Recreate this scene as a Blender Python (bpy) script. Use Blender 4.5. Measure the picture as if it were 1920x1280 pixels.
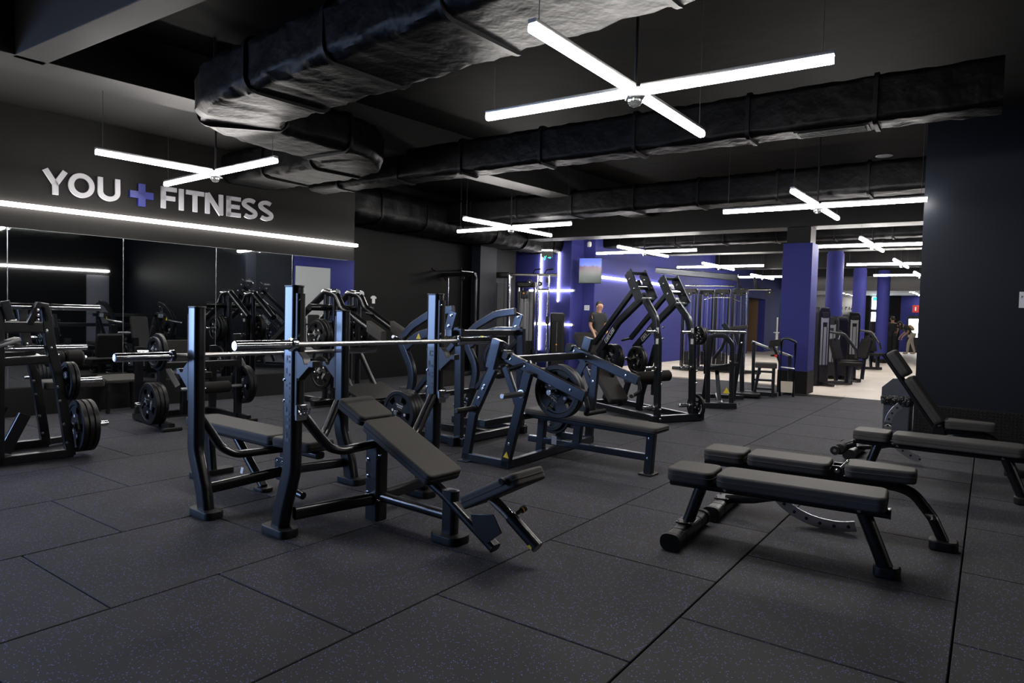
import bpy, bmesh, math, random
from mathutils import Vector, Matrix
random.seed(7)
for o in list(bpy.data.objects): bpy.data.objects.remove(o, do_unlink=True)
SC = bpy.context.scene
COL = SC.collection

# ------------------------------------------------------------------ camera
F_PX, CX, CY, CAMH, PIT, ROLL = 1257.15, 960.0, 640.0, 1.3245, 0.0394037, 0.0262322
_c, _s = math.cos(PIT), math.sin(PIT)
FWD, UP0, RT0 = Vector((0, _c, -_s)), Vector((0, _s, _c)), Vector((1, 0, 0))
_cr, _sr = math.cos(ROLL), math.sin(ROLL)
RT, UP = RT0*_cr+UP0*_sr, RT0*-_sr+UP0*_cr
cam = bpy.data.cameras.new('camera'); cam.lens = 36*F_PX/1920; cam.sensor_width = 36; cam.clip_end = 200
camo = bpy.data.objects.new('camera', cam); COL.objects.link(camo)
camo.matrix_world = Matrix(((RT.x, UP.x, -FWD.x, 0), (RT.y, UP.y, -FWD.y, 0), (RT.z, UP.z, -FWD.z, CAMH), (0, 0, 0, 1)))
SC.camera = camo

# ------------------------------------------------------------------ world, exposure
SC.view_settings.view_transform = 'Standard'; SC.view_settings.look = 'None'
SC.view_settings.gamma = 1.0; SC.view_settings.use_curve_mapping = False
SC.view_settings.exposure = 1.9
w = bpy.data.worlds.new('daylight'); SC.world = w; w.use_nodes = True
w.node_tree.nodes['Background'].inputs[0].default_value = (0.35, 0.5, 0.85, 1)
w.node_tree.nodes['Background'].inputs[1].default_value = 1.0
LED_STRENGTH = 22.0
STRIP_STRENGTH = 7.5
WINDOW_POWER = 175.0

# ------------------------------------------------------------------ geometry of the view (metres; camera over the origin)
def ray(px, py):
    x = (px-CX)/F_PX; y = -(py-CY)/F_PX
    return RT*x+UP*y+FWD
CAMP = Vector((0, 0, CAMH))
def P(px, py, z=0.0):                       # point at height z
    r = ray(px, py); return CAMP+r*((z-CAMH)/r.z)
def axes(az):
    a = math.radians(az); return Vector((math.sin(a), math.cos(a), 0)), Vector((-math.cos(a), math.sin(a), 0))
class Fr:                                   # a machine's own frame: x forward (azimuth az), y to its left
    def __init__(s, o, az): s.o = Vector((o[0], o[1], 0)); s.az = az; s.X, s.Y = axes(az)
    def t(s, pts, y=0.0):                   # measured side-profile points on the machine's plane y
        out = []
        for p in pts:
            r = ray(*p); k = (y-(CAMP-s.o).dot(s.Y))/r.dot(s.Y); q = CAMP+r*k-s.o
            out.append(Vector((q.dot(s.X), y, q.z)))
        return out
AZA = 35.466                                # direction of the floor tile rows
UA, VB = Vector((math.sin(math.radians(AZA)), math.cos(math.radians(AZA)), 0)), Vector((math.cos(math.radians(AZA)), -math.sin(math.radians(AZA)), 0))
def W(u, v, z=0.0): return UA*u+VB*v+Vector((0, 0, z))

# ------------------------------------------------------------------ materials
MATS = {}
def nd(nt, t, **kw):
    n = nt.nodes.new(t)
    for k, v in kw.items(): setattr(n, k, v)
    return n
def mat(name, col, rough=.5, metal=0.0, spec=.5, bump=None, coat=0, var=None, emit=None, trans=0):
    m = bpy.data.materials.new(name); m.use_nodes = True; nt = m.node_tree; b = nt.nodes['Principled BSDF']
    b.inputs['Base Color'].default_value = (*col, 1); b.inputs['Roughness'].default_value = rough
    b.inputs['Metallic'].default_value = metal; b.inputs['Specular IOR Level'].default_value = spec
    b.inputs['Coat Weight'].default_value = coat; b.inputs['Coat Roughness'].default_value = .08
    if trans: b.inputs['Transmission Weight'].default_value = trans
    if emit: b.inputs['Emission Color'].default_value = (*emit[0], 1); b.inputs['Emission Strength'].default_value = emit[1]
    if bump or var:
        tc = nd(nt, 'ShaderNodeNewGeometry')
    if bump:                                # (scale, strength, distance[, detail])
        n = nd(nt, 'ShaderNodeTexNoise'); n.inputs['Scale'].default_value = bump[0]; n.inputs['Detail'].default_value = bump[3] if len(bump) > 3 else 2
        nt.links.new(tc.outputs['Position'], n.inputs['Vector'])
        bp = nd(nt, 'ShaderNodeBump'); bp.inputs['Strength'].default_value = bump[1]; bp.inputs['Distance'].default_value = bump[2]
        nt.links.new(n.outputs['Fac'], bp.inputs['Height']); nt.links.new(bp.outputs['Normal'], b.inputs['Normal'])
    if var:                                 # (scale, second colour)
        n = nd(nt, 'ShaderNodeTexNoise'); n.inputs['Scale'].default_value = var[0]; n.inputs['Detail'].default_value = 4
        nt.links.new(tc.outputs['Position'], n.inputs['Vector'])
        mx = nd(nt, 'ShaderNodeMix', data_type='RGBA'); mx.inputs[6].default_value = (*col, 1); mx.inputs[7].default_value = (*var[1], 1)
        cr = nd(nt, 'ShaderNodeValToRGB'); cr.color_ramp.elements[0].position = .35; cr.color_ramp.elements[1].position = .65
        nt.links.new(n.outputs['Fac'], cr.inputs[0]); nt.links.new(cr.outputs[0], mx.inputs[0]); nt.links.new(mx.outputs[2], b.inputs['Base Color'])
    MATS[name] = m; return m
mat('paint', (.0024, .0028, .0042), .30, 0, .5, coat=.3)
mat('gunmetal', (.034, .038, .045), .30, .8, .5, coat=.15)
mat('plastic', (.003, .003, .0034), .42, 0, .4)
mat('rubber_black', (.0042, .0042, .0048), .55, 0, .3)
mat('vinyl', (.050, .0475, .0455), .6, 0, .12, bump=(900, .05, .002))
mat('foam', (.012, .011, .0105), .7, 0, .2)
mat('chrome', (.80, .81, .83), .10, 1.0)
mat('steel', (.55, .56, .58), .28, 1.0)
mat('bolt', (.62, .64, .67), .2, 1.0)
mat('knurl', (.45, .45, .45), .42, 1.0)
mat('plate', (.003, .003, .0036), .45, 0, .35)
mat('print_white', (.65, .66, .68), .5)
mat('print_dark', (.004, .005, .008), .45)
mat('sticker_yellow', (.75, .58, .03), .5)
mat('sticker_white', (.62, .63, .64), .5)
mat('orange', (.8, .28, .02), .4)
mat('red', (.6, .03, .03), .4)
mat('wall_black', (.0042, .0039, .0036), .62, 0, .2, var=(1.1, (.005, .0047, .0043)))
mat('wall_dark', (.0019, .0018, .0018), .6, 0, .14)
mat('wall_navy', (.0062, .0084, .0140), .5, 0, .2)
mat('wall_blue', (.032, .035, .175), .65, 0, .15)
mat('wall_white', (.5, .5, .49), .7)
mat('ceiling', (.0016, .00155, .0015), .75, 0, .10, var=(.9, (.007, .0063, .0057)), bump=(3.5, .3, .03, 5))
mat('beam', (.0034, .0032, .0031), .6, 0, .3)
mat('duct', (.0012, .0012, .0015), .5, 0, .10, bump=(5, .5, .05, 3))
mat('duct_band', (.0018, .0018, .0022), .5, 0, .12)
mat('cable', (.02, .02, .02), .5)
mat('kick_rubber', (.003, .003, .0034), .55, 0, .3)
mat('concrete', (.56, .495, .415), .6, 0, .25, var=(1.4, (.64, .575, .49)))
mat('floor_joint', (.004, .004, .004), .9)
mat('mirror', (.55, .58, .59), .015, 1.0)
mat('mirror_edge', (.45, .5, .55), .2, .8)
mat('sign_white', (.40, .40, .43), .45)
mat('sign_blue', (.008, .016, .20), .5)
mat('led', (.9, .9, .9), .4, emit=((1.0, .96, .92), LED_STRENGTH))
mat('led_strip', (.9, .9, .9), .4, emit=((1.0, .95, .90), STRIP_STRENGTH))
mat('alu', (.5, .5, .51), .35, .9)
mat('clear_plastic', (.75, .75, .75), .1, trans=.9)
mat('stack_panel', (.22, .22, .24), .35, .3)
mat('bin_grey', (.045, .052, .066), .45)
mat('bag', (.008, .008, .008), .25, bump=(25, .8, .03))
mat('screen_glow', (.02, .02, .02), .2)
mat('skin', (.45, .25, .17), .55)
mat('hair_dark', (.02, .014, .010), .5)
mat('cloth_dark', (.02, .021, .023), .85)
mat('cloth_beige', (.46, .41, .33), .85)
mat('cloth_tan', (.45, .33, .17), .8)
mat('carton', (.17, .10, .05), .8)
mat('glass', (.8, .85, .88), .03, trans=.95)
mat('daylight_glass', (.7, .75, .8), .3, emit=((.85, .93, 1.0), 3.5))
mat('exit_green', (.01, .25, .12), .4, emit=((.02, .65, .35), .8))
mat('ink', (.03, .03, .035), .6)
# rubber floor tile with blue flecks
m = mat('floor_rubber', (.022, .022, .024), .78, 0, .22); nt = m.node_tree; b = nt.nodes['Principled BSDF']
g = nd(nt, 'ShaderNodeNewGeometry')
n1 = nd(nt, 'ShaderNodeTexNoise'); n1.inputs['Scale'].default_value = 2.2; n1.inputs['Detail'].default_value = 5
nt.links.new(g.outputs['Position'], n1.inputs['Vector'])
cr = nd(nt, 'ShaderNodeValToRGB'); e = cr.color_ramp.elements
e[0].position = .3; e[0].color = (.025, .0248, .0265, 1); e[1].position = .75; e[1].color = (.036, .035, .036, 1)
nt.links.new(n1.outputs['Fac'], cr.inputs[0])
vo = nd(nt, 'ShaderNodeTexVoronoi'); vo.inputs['Scale'].default_value = 120; nt.links.new(g.outputs['Position'], vo.inputs['Vector'])
sep = nd(nt, 'ShaderNodeSeparateColor'); nt.links.new(vo.outputs['Color'], sep.inputs[0])
lt = nd(nt, 'ShaderNodeMath', operation='LESS_THAN'); lt.inputs[1].default_value = .22; nt.links.new(sep.outputs[0], lt.inputs[0])
l2 = nd(nt, 'ShaderNodeMath', operation='LESS_THAN'); l2.inputs[1].default_value = .30; nt.links.new(vo.outputs['Distance'], l2.inputs[0])
mu = nd(nt, 'ShaderNodeMath', operation='MULTIPLY'); nt.links.new(lt.outputs[0], mu.inputs[0]); nt.links.new(l2.outputs[0], mu.inputs[1])
mx = nd(nt, 'ShaderNodeMix', data_type='RGBA'); nt.links.new(mu.outputs[0], mx.inputs[0]); nt.links.new(cr.outputs[0], mx.inputs[6])
mx.inputs[7].default_value = (.12, .15, .42, 1); nt.links.new(mx.outputs[2], b.inputs['Base Color'])
n2 = nd(nt, 'ShaderNodeTexNoise'); n2.inputs['Scale'].default_value = 260; nt.links.new(g.outputs['Position'], n2.inputs['Vector'])
bp = nd(nt, 'ShaderNodeBump'); bp.inputs['Strength'].default_value = .25; bp.inputs['Distance'].default_value = .003
nt.links.new(n2.outputs['Fac'], bp.inputs['Height']); nt.links.new(bp.outputs['Normal'], b.inputs['Normal'])

# ------------------------------------------------------------------ mesh helpers
def V3(p): return p if isinstance(p, Vector) else Vector(p)
def fillet(pts, r, n=5, closed=False):
    pts = [V3(p) for p in pts]
    if r <= 0 or len(pts) < 3: return pts
    out = [pts[0]]
    for i in range(1, len(pts)-1):
        a, b, c = pts[i-1], pts[i], pts[i+1]
        d1, d2 = a-b, c-b
        ang = d1.angle(d2, math.pi)
        k = min(r/max(math.tan(ang/2), .05), d1.length*.48, d2.length*.48)
        if ang > 3.0: out.append(b); continue
        p1, p2 = b+d1.normalized()*k, b+d2.normalized()*k
        for j in range(n+1):
            t = j/n; out.append(p1*(1-t)**2+b*(2*t*(1-t))+p2*t*t)
    out.append(pts[-1]); return out
def rrect(w, h, r, n=3):
    r = min(r, w*.499, h*.499); out = []
    for cx, cy, a0 in ((w/2-r, h/2-r, 0), (-w/2+r, h/2-r, 90), (-w/2+r, -h/2+r, 180), (w/2-r, -h/2+r, 270)):
        for j in range(n+1):
            a = math.radians(a0+90*j/n); out.append((cx+r*math.cos(a), cy+r*math.sin(a)))
    return out
class MB:
    def __init__(s): s.v = []; s.f = []
    def add(s, vs, fs):
        k = len(s.v); s.v += [tuple(x) for x in vs]; s.f += [tuple(i+k for i in f) for f in fs]; return s
    def sweep(s, pts, sec, up=(0, 0, 1), fil=0, nf=5, caps=True):
        pts = fillet(pts, fil, nf); n = len(sec); up = V3(up); vs = []; fs = []; prev = None
        for i, p in enumerate(pts):
            if i == 0: t = pts[1]-p
            elif i == len(pts)-1: t = p-pts[-2]
            else: t = (pts[i+1]-p).normalized()+(p-pts[i-1]).normalized()
            t = t.normalized(); nn = up-t*up.dot(t)
            if nn.length < 1e-4: nn = (prev if prev else Vector((1, 0, 0))); nn = nn-t*nn.dot(t)
            nn.normalize(); prev = nn; sd = nn.cross(t)
            k = 1.0
            if 0 < i < len(pts)-1:
                cs = (pts[i+1]-p).normalized().dot((p-pts[i-1]).normalized()); k = 1/max(math.sqrt(max((1+cs)/2, .1)), .5)
            for a, b in sec: vs.append(p+sd*a+nn*(b*k))
        for i in range(len(pts)-1):
            for j in range(n):
                a, b = i*n+j, i*n+(j+1) % n; fs.append((a, b, b+n, a+n))
        if caps: fs.append(tuple(range(n-1, -1, -1))); fs.append(tuple(range((len(pts)-1)*n, len(pts)*n)))
        return s.add(vs, fs)
    def rect(s, pts, w, h, r=.008, up=(0, 0, 1), fil=0, n=2, nf=5): return s.sweep(pts, rrect(w, h, r, n), up, fil, nf)
    def tube(s, pts, rad, n=14, fil=0, up=(0, 0, 1), nf=5):
        return s.sweep(pts, [(rad*math.cos(2*math.pi*j/n), rad*math.sin(2*math.pi*j/n)) for j in range(n)], up, fil, nf)
    def lathe(s, p, d, prof, n=24):
        p = V3(p); d = V3(d).normalized(); a = d.orthogonal().normalized(); b = d.cross(a); vs = []; fs = []
        for r, h in prof:
            for j in range(n):
                t = 2*math.pi*j/n; vs.append(p+d*h+(a*math.cos(t)+b*math.sin(t))*r)
        for i in range(len(prof)-1):
            for j in range(n):
                q, w_ = i*n+j, i*n+(j+1) % n; fs.append((q, w_, w_+n, q+n))
        if prof[0][0] > 1e-5: fs.append(tuple(range(n-1, -1, -1)))
        if prof[-1][0] > 1e-5: fs.append(tuple(range((len(prof)-1)*n, len(prof)*n)))
        return s.add(vs, fs)
    def cyl(s, p0, p1, r, n=16, ch=.003):
        p0, p1 = V3(p0), V3(p1); L = (p1-p0).length; ch = min(ch, r*.4, L*.3)
        return s.lathe(p0, p1-p0, [(r-ch, 0), (r, ch), (r, L-ch), (r-ch, L)], n)
    def box(s, c, size, ch=.004, M=None):
        c = V3(c); hx, hy, hz = [x/2 for x in size]; ch = min(ch, hx*.6, hy*.6, hz*.6); vs = []; idx = {}
        for sx in (-1, 1):
            for sy in (-1, 1):
                for sz in (-1, 1):
                    for ax in range(3):
                        q = [sx*(hx-ch), sy*(hy-ch), sz*(hz-ch)]; q[ax] = (sx*hx, sy*hy, sz*hz)[ax]
                        idx[(sx, sy, sz, ax)] = len(vs); q = Vector(q); vs.append(c+(M @ q if M else q))
        fs = []
        for ax in range(3):
            o1, o2 = (ax+1) % 3, (ax+2) % 3
            for sg in (-1, 1):
                f = []
                for a, b in ((-1, -1), (1, -1), (1, 1), (-1, 1)):
                    k = [0, 0, 0]; k[ax] = sg; k[o1] = a; k[o2] = b; f.append(idx[(*k, ax)])
                fs.append(tuple(f if sg > 0 else f[::-1]))
        for ax in range(3):
            o1, o2 = (ax+1) % 3, (ax+2) % 3
            for a in (-1, 1):
                for b in (-1, 1):
                    k0 = [0, 0, 0]; k0[ax] = -1; k0[o1] = a; k0[o2] = b; k1 = list(k0); k1[ax] = 1
                    f = (idx[(*k0, o1)], idx[(*k1, o1)], idx[(*k1, o2)], idx[(*k0, o2)]); fs.append(f if a*b < 0 else f[::-1])
        for sx in (-1, 1):
            for sy in (-1, 1):
                for sz in (-1, 1):
                    f = tuple(idx[(sx, sy, sz, ax)] for ax in range(3)); fs.append(f if sx*sy*sz > 0 else f[::-1])
        return s.add(vs, fs)
    def slab(s, outline, th, bev, M, seg=3):
        """cushion or plate: outline (x, y), thickness along +z from 0, all edges rounded"""
        bm = bmesh.new(); vs = [bm.verts.new((x, y, 0)) for x, y in outline]; f = bm.faces.new(vs)
        r = bmesh.ops.extrude_face_region(bm, geom=[f]); top = [g for g in r['geom'] if isinstance(g, bmesh.types.BMVert)]
        bmesh.ops.translate(bm, verts=top, vec=(0, 0, th))
        if bev > 0:
            ed = [e for e in bm.edges if abs(e.verts[0].co.z-e.verts[1].co.z) < 1e-6]
            bmesh.ops.bevel(bm, geom=ed, offset=bev, segments=seg, affect='EDGES', profile=.5)
        bmesh.ops.recalc_face_normals(bm, faces=bm.faces); bm.verts.index_update()
        s.add([M @ v.co for v in bm.verts], [tuple(v.index for v in f.verts) for f in bm.faces]); bm.free(); return s
    def mesh(s, name, m, smooth=True):
        me = bpy.data.meshes.new(name); me.from_pydata(s.v, [], s.f); me.validate()
        if m: me.materials.append(MATS[m])
        if smooth:
            me.polygons.foreach_set('use_smooth', [True]*len(me.polygons)); me.set_sharp_from_angle(angle=math.radians(38))
        me.update(); return me
    def build(s, name, m, parent=None, label=None, smooth=True):
        o = link(name, s.mesh(name, m, smooth), parent, label)
        if smooth and name != 'studs':
            wn = o.modifiers.new('weighted_normal', 'WEIGHTED_NORMAL'); wn.mode = 'FACE_AREA'; wn.keep_sharp = True; wn.weight = 60
        return o
def link(name, me, parent=None, label=None):
    o = bpy.data.objects.new(name, me); COL.objects.link(o)
    if parent: o.parent = parent
    if label: o['label'] = label
    return o
def rro(w, h, r, n=4): return rrect(w, h, r, n)
def Mx(o, x, z):                            # matrix: origin o, x axis x, z axis ~ z
    x = V3(x).normalized(); z = V3(z); z = (z-x*z.dot(x)).normalized(); y = z.cross(x); o = V3(o)
    return Matrix(((x.x, y.x, z.x, o.x), (x.y, y.y, z.y, o.y), (x.z, y.z, z.z, o.z), (0, 0, 0, 1)))
def tag(o, label, cat, group=None):
    o['label'] = label; o['category'] = cat
    if group: o['group'] = group
    return o
def struct(name, mb, m, parent=None, smooth=True, label=None):
    o = mb.build(name, m, parent, label, smooth)
    if not parent: o['kind'] = 'structure'
    return o
def thing(name, label, cat, loc=(0, 0, 0), az=90, group=None):
    o = bpy.data.objects.new(name, None); COL.objects.link(o); o.location = Vector((loc[0], loc[1], loc[2] if len(loc) > 2 else 0))
    o.rotation_euler = (0, 0, math.radians(90-az)); o.empty_display_size = .1
    return tag(o, label, cat, group)
def copy_tree(o, parent=None):
    c = o.copy(); COL.objects.link(c); c.parent = parent
    for ch in list(o.children): copy_tree(ch, c)
    return c
_bolt = MB().lathe((0, 0, 0), (0, 0, 1), [(.017, -.002), (.017, .003), (.012, .004), (.012, .011), (.009, .014)], 10).mesh('bolt', 'bolt')
def bolt(parent, p, d, s=1.0):
    o = link('bolt', _bolt, parent); o.location = V3(p); o.rotation_euler = V3(d).to_track_quat('Z', 'Y').to_euler(); o.scale = (s, s, s); return o
# ================================================================== the setting
U0, V0 = .3477, -.0725
def TW(u, v, z=0.0): return W(u+U0, v+V0, z)           # tile grid coordinates
CEIL = 3.9
def quadbox(mb, p, q, t, z0, z1, ch=.003):               # wall slab from p to q, thickness t to the left of p->q
    p, q = V3(p), V3(q); d = (q-p); L = d.length; d.normalize(); n = Vector((-d.y, d.x, 0))
    M = Matrix(((d.x, n.x, 0), (d.y, n.y, 0), (0, 0, 1))); c = (p+q)/2+n*(t/2); c.z = (z0+z1)/2
    return mb.box(c, (L, abs(t), z1-z0), ch, M)
# floor: dark bed + rubber tiles, concrete further back
fl = struct('floor', MB().box(W(12, 2, -.06), (70, 70, .06), .0), 'floor_joint', smooth=False)
ang = math.radians(90-AZA)
tile = MB().box((0, 0, -.012), (.992, .992, .024), .003).mesh('rubber_tile', 'floor_rubber', False)
def rub_end(v): return 12.5 if v > -3.2 else 14.0
k = 0
for row in range(-9, 5):
    off = 0 if row % 2 == 0 else .5
    for iu in range(-2, 15):
        u = iu+off; v = row
        c = TW(u+.5, v+.5)
        if u+.5 > rub_end(v+.5): continue
        vis = False
        for du in (0, .5, 1):
            for dv in (0, .5, 1):
                d = TW(u+du, v+dv)-CAMP; f = d.dot(FWD)
                if f > .3:
                    x, y = CX+F_PX*d.dot(RT)/f, CY-F_PX*d.dot(UP)/f
                    if -80 < x < 2000 and y < 1400: vis = True
        if not vis: continue
        o = link('rubber_tile', tile, fl); o.location = c; o.rotation_euler = (0, 0, ang)
# what lies outside the view carries on as one sheet
mb = MB()
for u0, u1, v0, v1 in ((-9, -2, -12, 10), (-2, 14, 5, 10), (-2, 14, -12, -9)):
    mb.box(TW((u0+u1)/2, (v0+v1)/2, -.013), (u1-u0-.01, v1-v0-.01, .024), .002, Matrix.Rotation(ang, 3, 'Z'))
struct('rubber_sheet', mb, 'floor_rubber', fl, False)
mb = MB()
for u0, u1, v0, v1 in ((13.0, 15.5, -3, 12), (14.5, 15.5, -12, -3), (15.5, 60, -14, 16)):
    mb.box(TW((u0+u1)/2, (v0+v1)/2, -.021), (u1-u0, v1-v0, .04), 0, Matrix.Rotation(ang, 3, 'Z'))
struct('concrete_slab', mb, 'concrete', fl, False)
struct('floor_trim', MB().box(TW(12.99, -.4, -.004), (.03, 5.2, .012), .001, Matrix.Rotation(ang, 3, 'Z')), 'alu', fl)

# sign wall with mirrors
SW = Fr((-4.62, 9.06), 39.0)
def S(x, out, z): return SW.o+SW.X*x-SW.Y*out+Vector((0, 0, z))     # along wall, out into the room, up
XL, XR = -4.255, 3.03
wl = struct('wall_left', quadbox(MB(), S(XL, 0, 0), S(XR, 0, 0), .9, 0, CEIL), 'wall_black')
# beyond the mirrors, out of view, the same wall is glazed
mb = MB(); quadbox(mb, S(-11.2, 0, 0), S(XL, 0, 0), .3, 0, .5); quadbox(mb, S(-11.2, 0, 0), S(XL, 0, 0), .3, 2.75, CEIL); quadbox(mb, S(-11.2, 0, 0), S(-10.9, 0, 0), .3, .5, 2.75); quadbox(mb, S(-4.7, 0, 0), S(XL, 0, 0), .3, .5, 2.75)
struct('wall_left_glazed', mb, 'wall_black')
def window(n, a, b_, nrm, power):
    a, b_ = V3(a), V3(b_); d = (b_-a).normalized(); mb = MB()
    for p, q, z0, z1 in ((a, a+d*.06, .5, 2.75), (b_-d*.06, b_, .5, 2.75), (a, b_, .5, .56), (a, b_, 2.69, 2.75)): quadbox(mb, p, q, .08, z0, z1)
    struct('window_%d' % n, mb, 'plastic')
    ld = bpy.data.lights.new('window_daylight', 'AREA'); ld.shape = 'RECTANGLE'; ld.size = (b_-a).length-.12; ld.size_y = 2.1; ld.energy = power; ld.color = (.34, .53, 1.0)
    lo = bpy.data.objects.new('window_daylight', ld); COL.objects.link(lo); c_ = (a+b_)/2-V3(nrm)*.2; c_.z = 1.62; lo.location = c_
    lo.rotation_euler = V3(nrm).to_track_quat('-Z', 'Y').to_euler()
for i in range(3): window(1+i, S(-10.9+2.067*i, -.05, 0), S(-10.9+2.067*(i+1), -.05, 0), -SW.Y, WINDOW_POWER/3)
kick = quadbox(MB(), S(XL, .02, 0), S(XR, .02, 0), .02, 0, .33).build('kick_panel', 'kick_rubber', wl)
seams = [1.837-1.218*i for i in range(-1, 9)]
for i in range(len(seams)-1):
    a, b_ = seams[i+1], min(seams[i], XR)
    if a < XL: continue
    struct('mirror_panel', quadbox(MB(), S(a+.004, .012, 0), S(b_-.004, .012, 0), .012, .335, 2.17, .0015), 'mirror', wl, False)
    struct('mirror_edge', quadbox(MB(), S(a-.003, .013, 0), S(a+.003, .013, 0), .013, .335, 2.17, .001), 'mirror_edge', wl, False)
# black wall set back beyond the sign wall
BW0, BW1 = Vector((-3.95, 11.3, 0)), Vector((.05, 17.35, 0))
wb = struct('wall_alcove', quadbox(MB(), BW0-(BW1-BW0)*.2, BW1, .3, 0, CEIL), 'wall_dark')
struct('wall_alcove_pier', quadbox(MB(), Vector((-.98, 15.55, 0)), Vector((-.62, 16.1, 0)), -.25, 0, CEIL), 'wall_navy')
# blue feature wall, pillar and long blue wall
LA, LB = Vector((.0, 17.79, 0)), Vector((1.42, 16.75, 0))
PA, PB = Vector((1.78, 17.25, 0)), Vector((2.05, 17.06, 0))
struct('wall_infill', quadbox(MB(), BW1-Vector((.35,.45,0)), LA+Vector((.0,.3,0)), .4, 0, CEIL), 'wall_dark')
wf = struct('wall_feature', quadbox(quadbox(MB(), LA, LB, .3, 0, CEIL), LB, PA+Vector((.1, .14, 0)), .3, 0, CEIL), 'wall_blue')
struct('wall_pillar', quadbox(MB(), PA, PB, .5, 0, CEIL), 'wall_blue')
LW = PB+Vector((.02, .02, 0)); LD = axes(36.0)[0]
def L(t, out=0, z=0): return LW+LD*t+Vector((LD.y, -LD.x, 0))*out+Vector((0, 0, z))
wr = struct('wall_blue_long', quadbox(quadbox(MB(), L(0), L(12.9), .3, 0, CEIL), L(15.3), L(23.5), .3, 0, CEIL), 'wall_blue')
quadbox(MB(), L(12.9), L(15.3), .3, 2.3, CEIL).build('wall_over_door', 'wall_blue', wr)
# end wall with entrance
E0 = L(23.5); ED = Vector((LD.y, -LD.x, 0))
def EW(t, out=0, z=0): return E0+ED*t-LD*out+Vector((0, 0, z))
def EX(px):                                  # position along the end wall by horizontal direction
    r = ray(px, 600); n = LD; k = (E0-CAMP).dot(n)/r.dot(n); return (CAMP+r*k-E0).dot(ED)
xa, xb, xc, xd = EX(1592), EX(1630), EX(1659), EX(1688)
we = struct('wall_end', quadbox(quadbox(quadbox(MB(), EW(-.4), EW(xb), .3, 0, CEIL), EW(xb), EW(xc), .3, 2.75, CEIL), EW(xc), EW(9.5), .3, 0, CEIL), 'wall_white')
struct('trim_1', quadbox(MB(), EW(xb-.35, .06), EW(xb, .06), .06, 0, 2.9), 'wall_dark')
struct('wall_end_panel', quadbox(MB(), EW(xc, .06), EW(xd, .06), .06, 0, 2.9), 'wall_dark')
struct('wall_end_blue', quadbox(MB(), EW(xd, .06), EW(9.0, .06), .06, 0, 2.9), 'wall_blue')
# glazed entrance door
dr = MB(); xm = (xb+xc)/2
for p_, q_ in ((xb, xb+.08), (xm-.04, xm+.04), (xc-.08, xc)): quadbox(dr, EW(p_, .05), EW(q_, .05), .06, 0, 2.75)
quadbox(dr, EW(xb, .05), EW(xc, .05), .06, 1.95, 2.1); dr = struct('door_1', dr, 'plastic')
for a, b_, z0, z1 in ((xb+.08, xm-.04, .05, 1.95), (xm+.04, xc-.08, .05, 1.95), (xb+.08, xm-.04, 2.1, 2.7), (xm+.04, xc-.08, 2.1, 2.7)):
    quadbox(MB(), EW(a, .02), EW(b_, .02), .01, z0, z1).build('pane', 'daylight_glass', dr)
# dark storage room behind the open door in the long wall
sr = struct('wall_store', quadbox(quadbox(MB(), L(12.5, -2.0), L(15.8, -2.0), .1, 0, 2.6), L(15.4, -2.0), L(15.4, -.3), -.1, 0, 2.6), 'carton')
# right wall and the side of the corridor
RC = Vector((5.04, 8.34, 0)); RD = axes(128.5)[0]
def R(t, out=0, z=0): return RC+RD*t+Vector((-RD.y, RD.x, 0))*-out*-1*-1+Vector((0, 0, z))
RN = Vector((RD.y, -RD.x, 0)) if Vector((RD.y, -RD.x, 0)).dot(-RC) > 0 else Vector((-RD.y, RD.x, 0))
def R(t, out=0, z=0): return RC+RD*t+RN*out+Vector((0, 0, z))
wrt = struct('wall_right', quadbox(quadbox(MB(), R(0), R(9.5), .3, 0, CEIL), R(.3), R(.3)+LD*27, -.3, 0, CEIL), 'wall_navy')
mbk = MB()
quadbox(mbk, R(0, .012), R(9, .012), .012, 0, .35)
kp = mbk.build('kick_panel', 'kick_rubber', wrt)
mbk = MB()                                                 # raised studs of the kick panel
for i in range(0, 46):
    for j in range(0, 9):
        mbk.lathe(R(.03+i*.037, .012, .03+j*.037), RN, [(.013, 0), (.009, .006), (.0, .007)], 6)
o = mbk.build('studs', 'kick_rubber', kp); o['kind'] = 'stuff'
# walls behind the camera
ws = struct('wall_side', quadbox(MB(), W(-6.5, 7.2), W(10.5, 7.2), -.3, 0, CEIL), 'wall_black')
SIDE_N = -VB
mb = quadbox(MB(), W(-6.5, -9.8), W(-6.5, 7.5), .3, 0, CEIL)
wbk = struct('wall_back', mb, 'wall_black')
# ceiling, soffit, beams
struct('ceiling', MB().box(W(14, 0, CEIL+.1), (50, 46, .2), 0, Matrix.Rotation(ang, 3, 'Z')), 'ceiling', smooth=False)
struct('ceiling_soffit', MB().box((S(-2.4, .95, 3.73)), (11.2, 1.9, .34), .002, Matrix.Rotation(math.radians(90-39), 3, 'Z')), 'beam')
def beam(name, p, q, wd, z0, z1, m='beam'):
    p, q = V3(p), V3(q); p.z = q.z = (z0+z1)/2
    return struct(name, MB().rect([p, q], wd, z1-z0, .008), m)
a, b_ = P(0, 125, 3.42), P(375, 215, 3.42); d = (b_-a).normalized(); n = Vector((d.y, -d.x, 0))*.24
beam('beam_1', a-d*5+n, b_+d*9+n, .46, 3.42, CEIL)
a, b_ = P(170, 70, 3.4), P(350, -4, 3.4); d = (b_-a).normalized(); beam('beam_2', a-d*1.1, b_+d*8, .24, 3.42, CEIL)
CB = axes(123)[0]
SQ = Vector((5.42, 12.75, 0))
beam('beam_3', SQ-CB*6.6, SQ+CB*4, .55, 3.1, CEIL)
beam('beam_4', Vector((8, 17, 0))-CB*7.0, Vector((8, 17, 0))+CB*4, .5, 3.15, CEIL)
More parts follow.
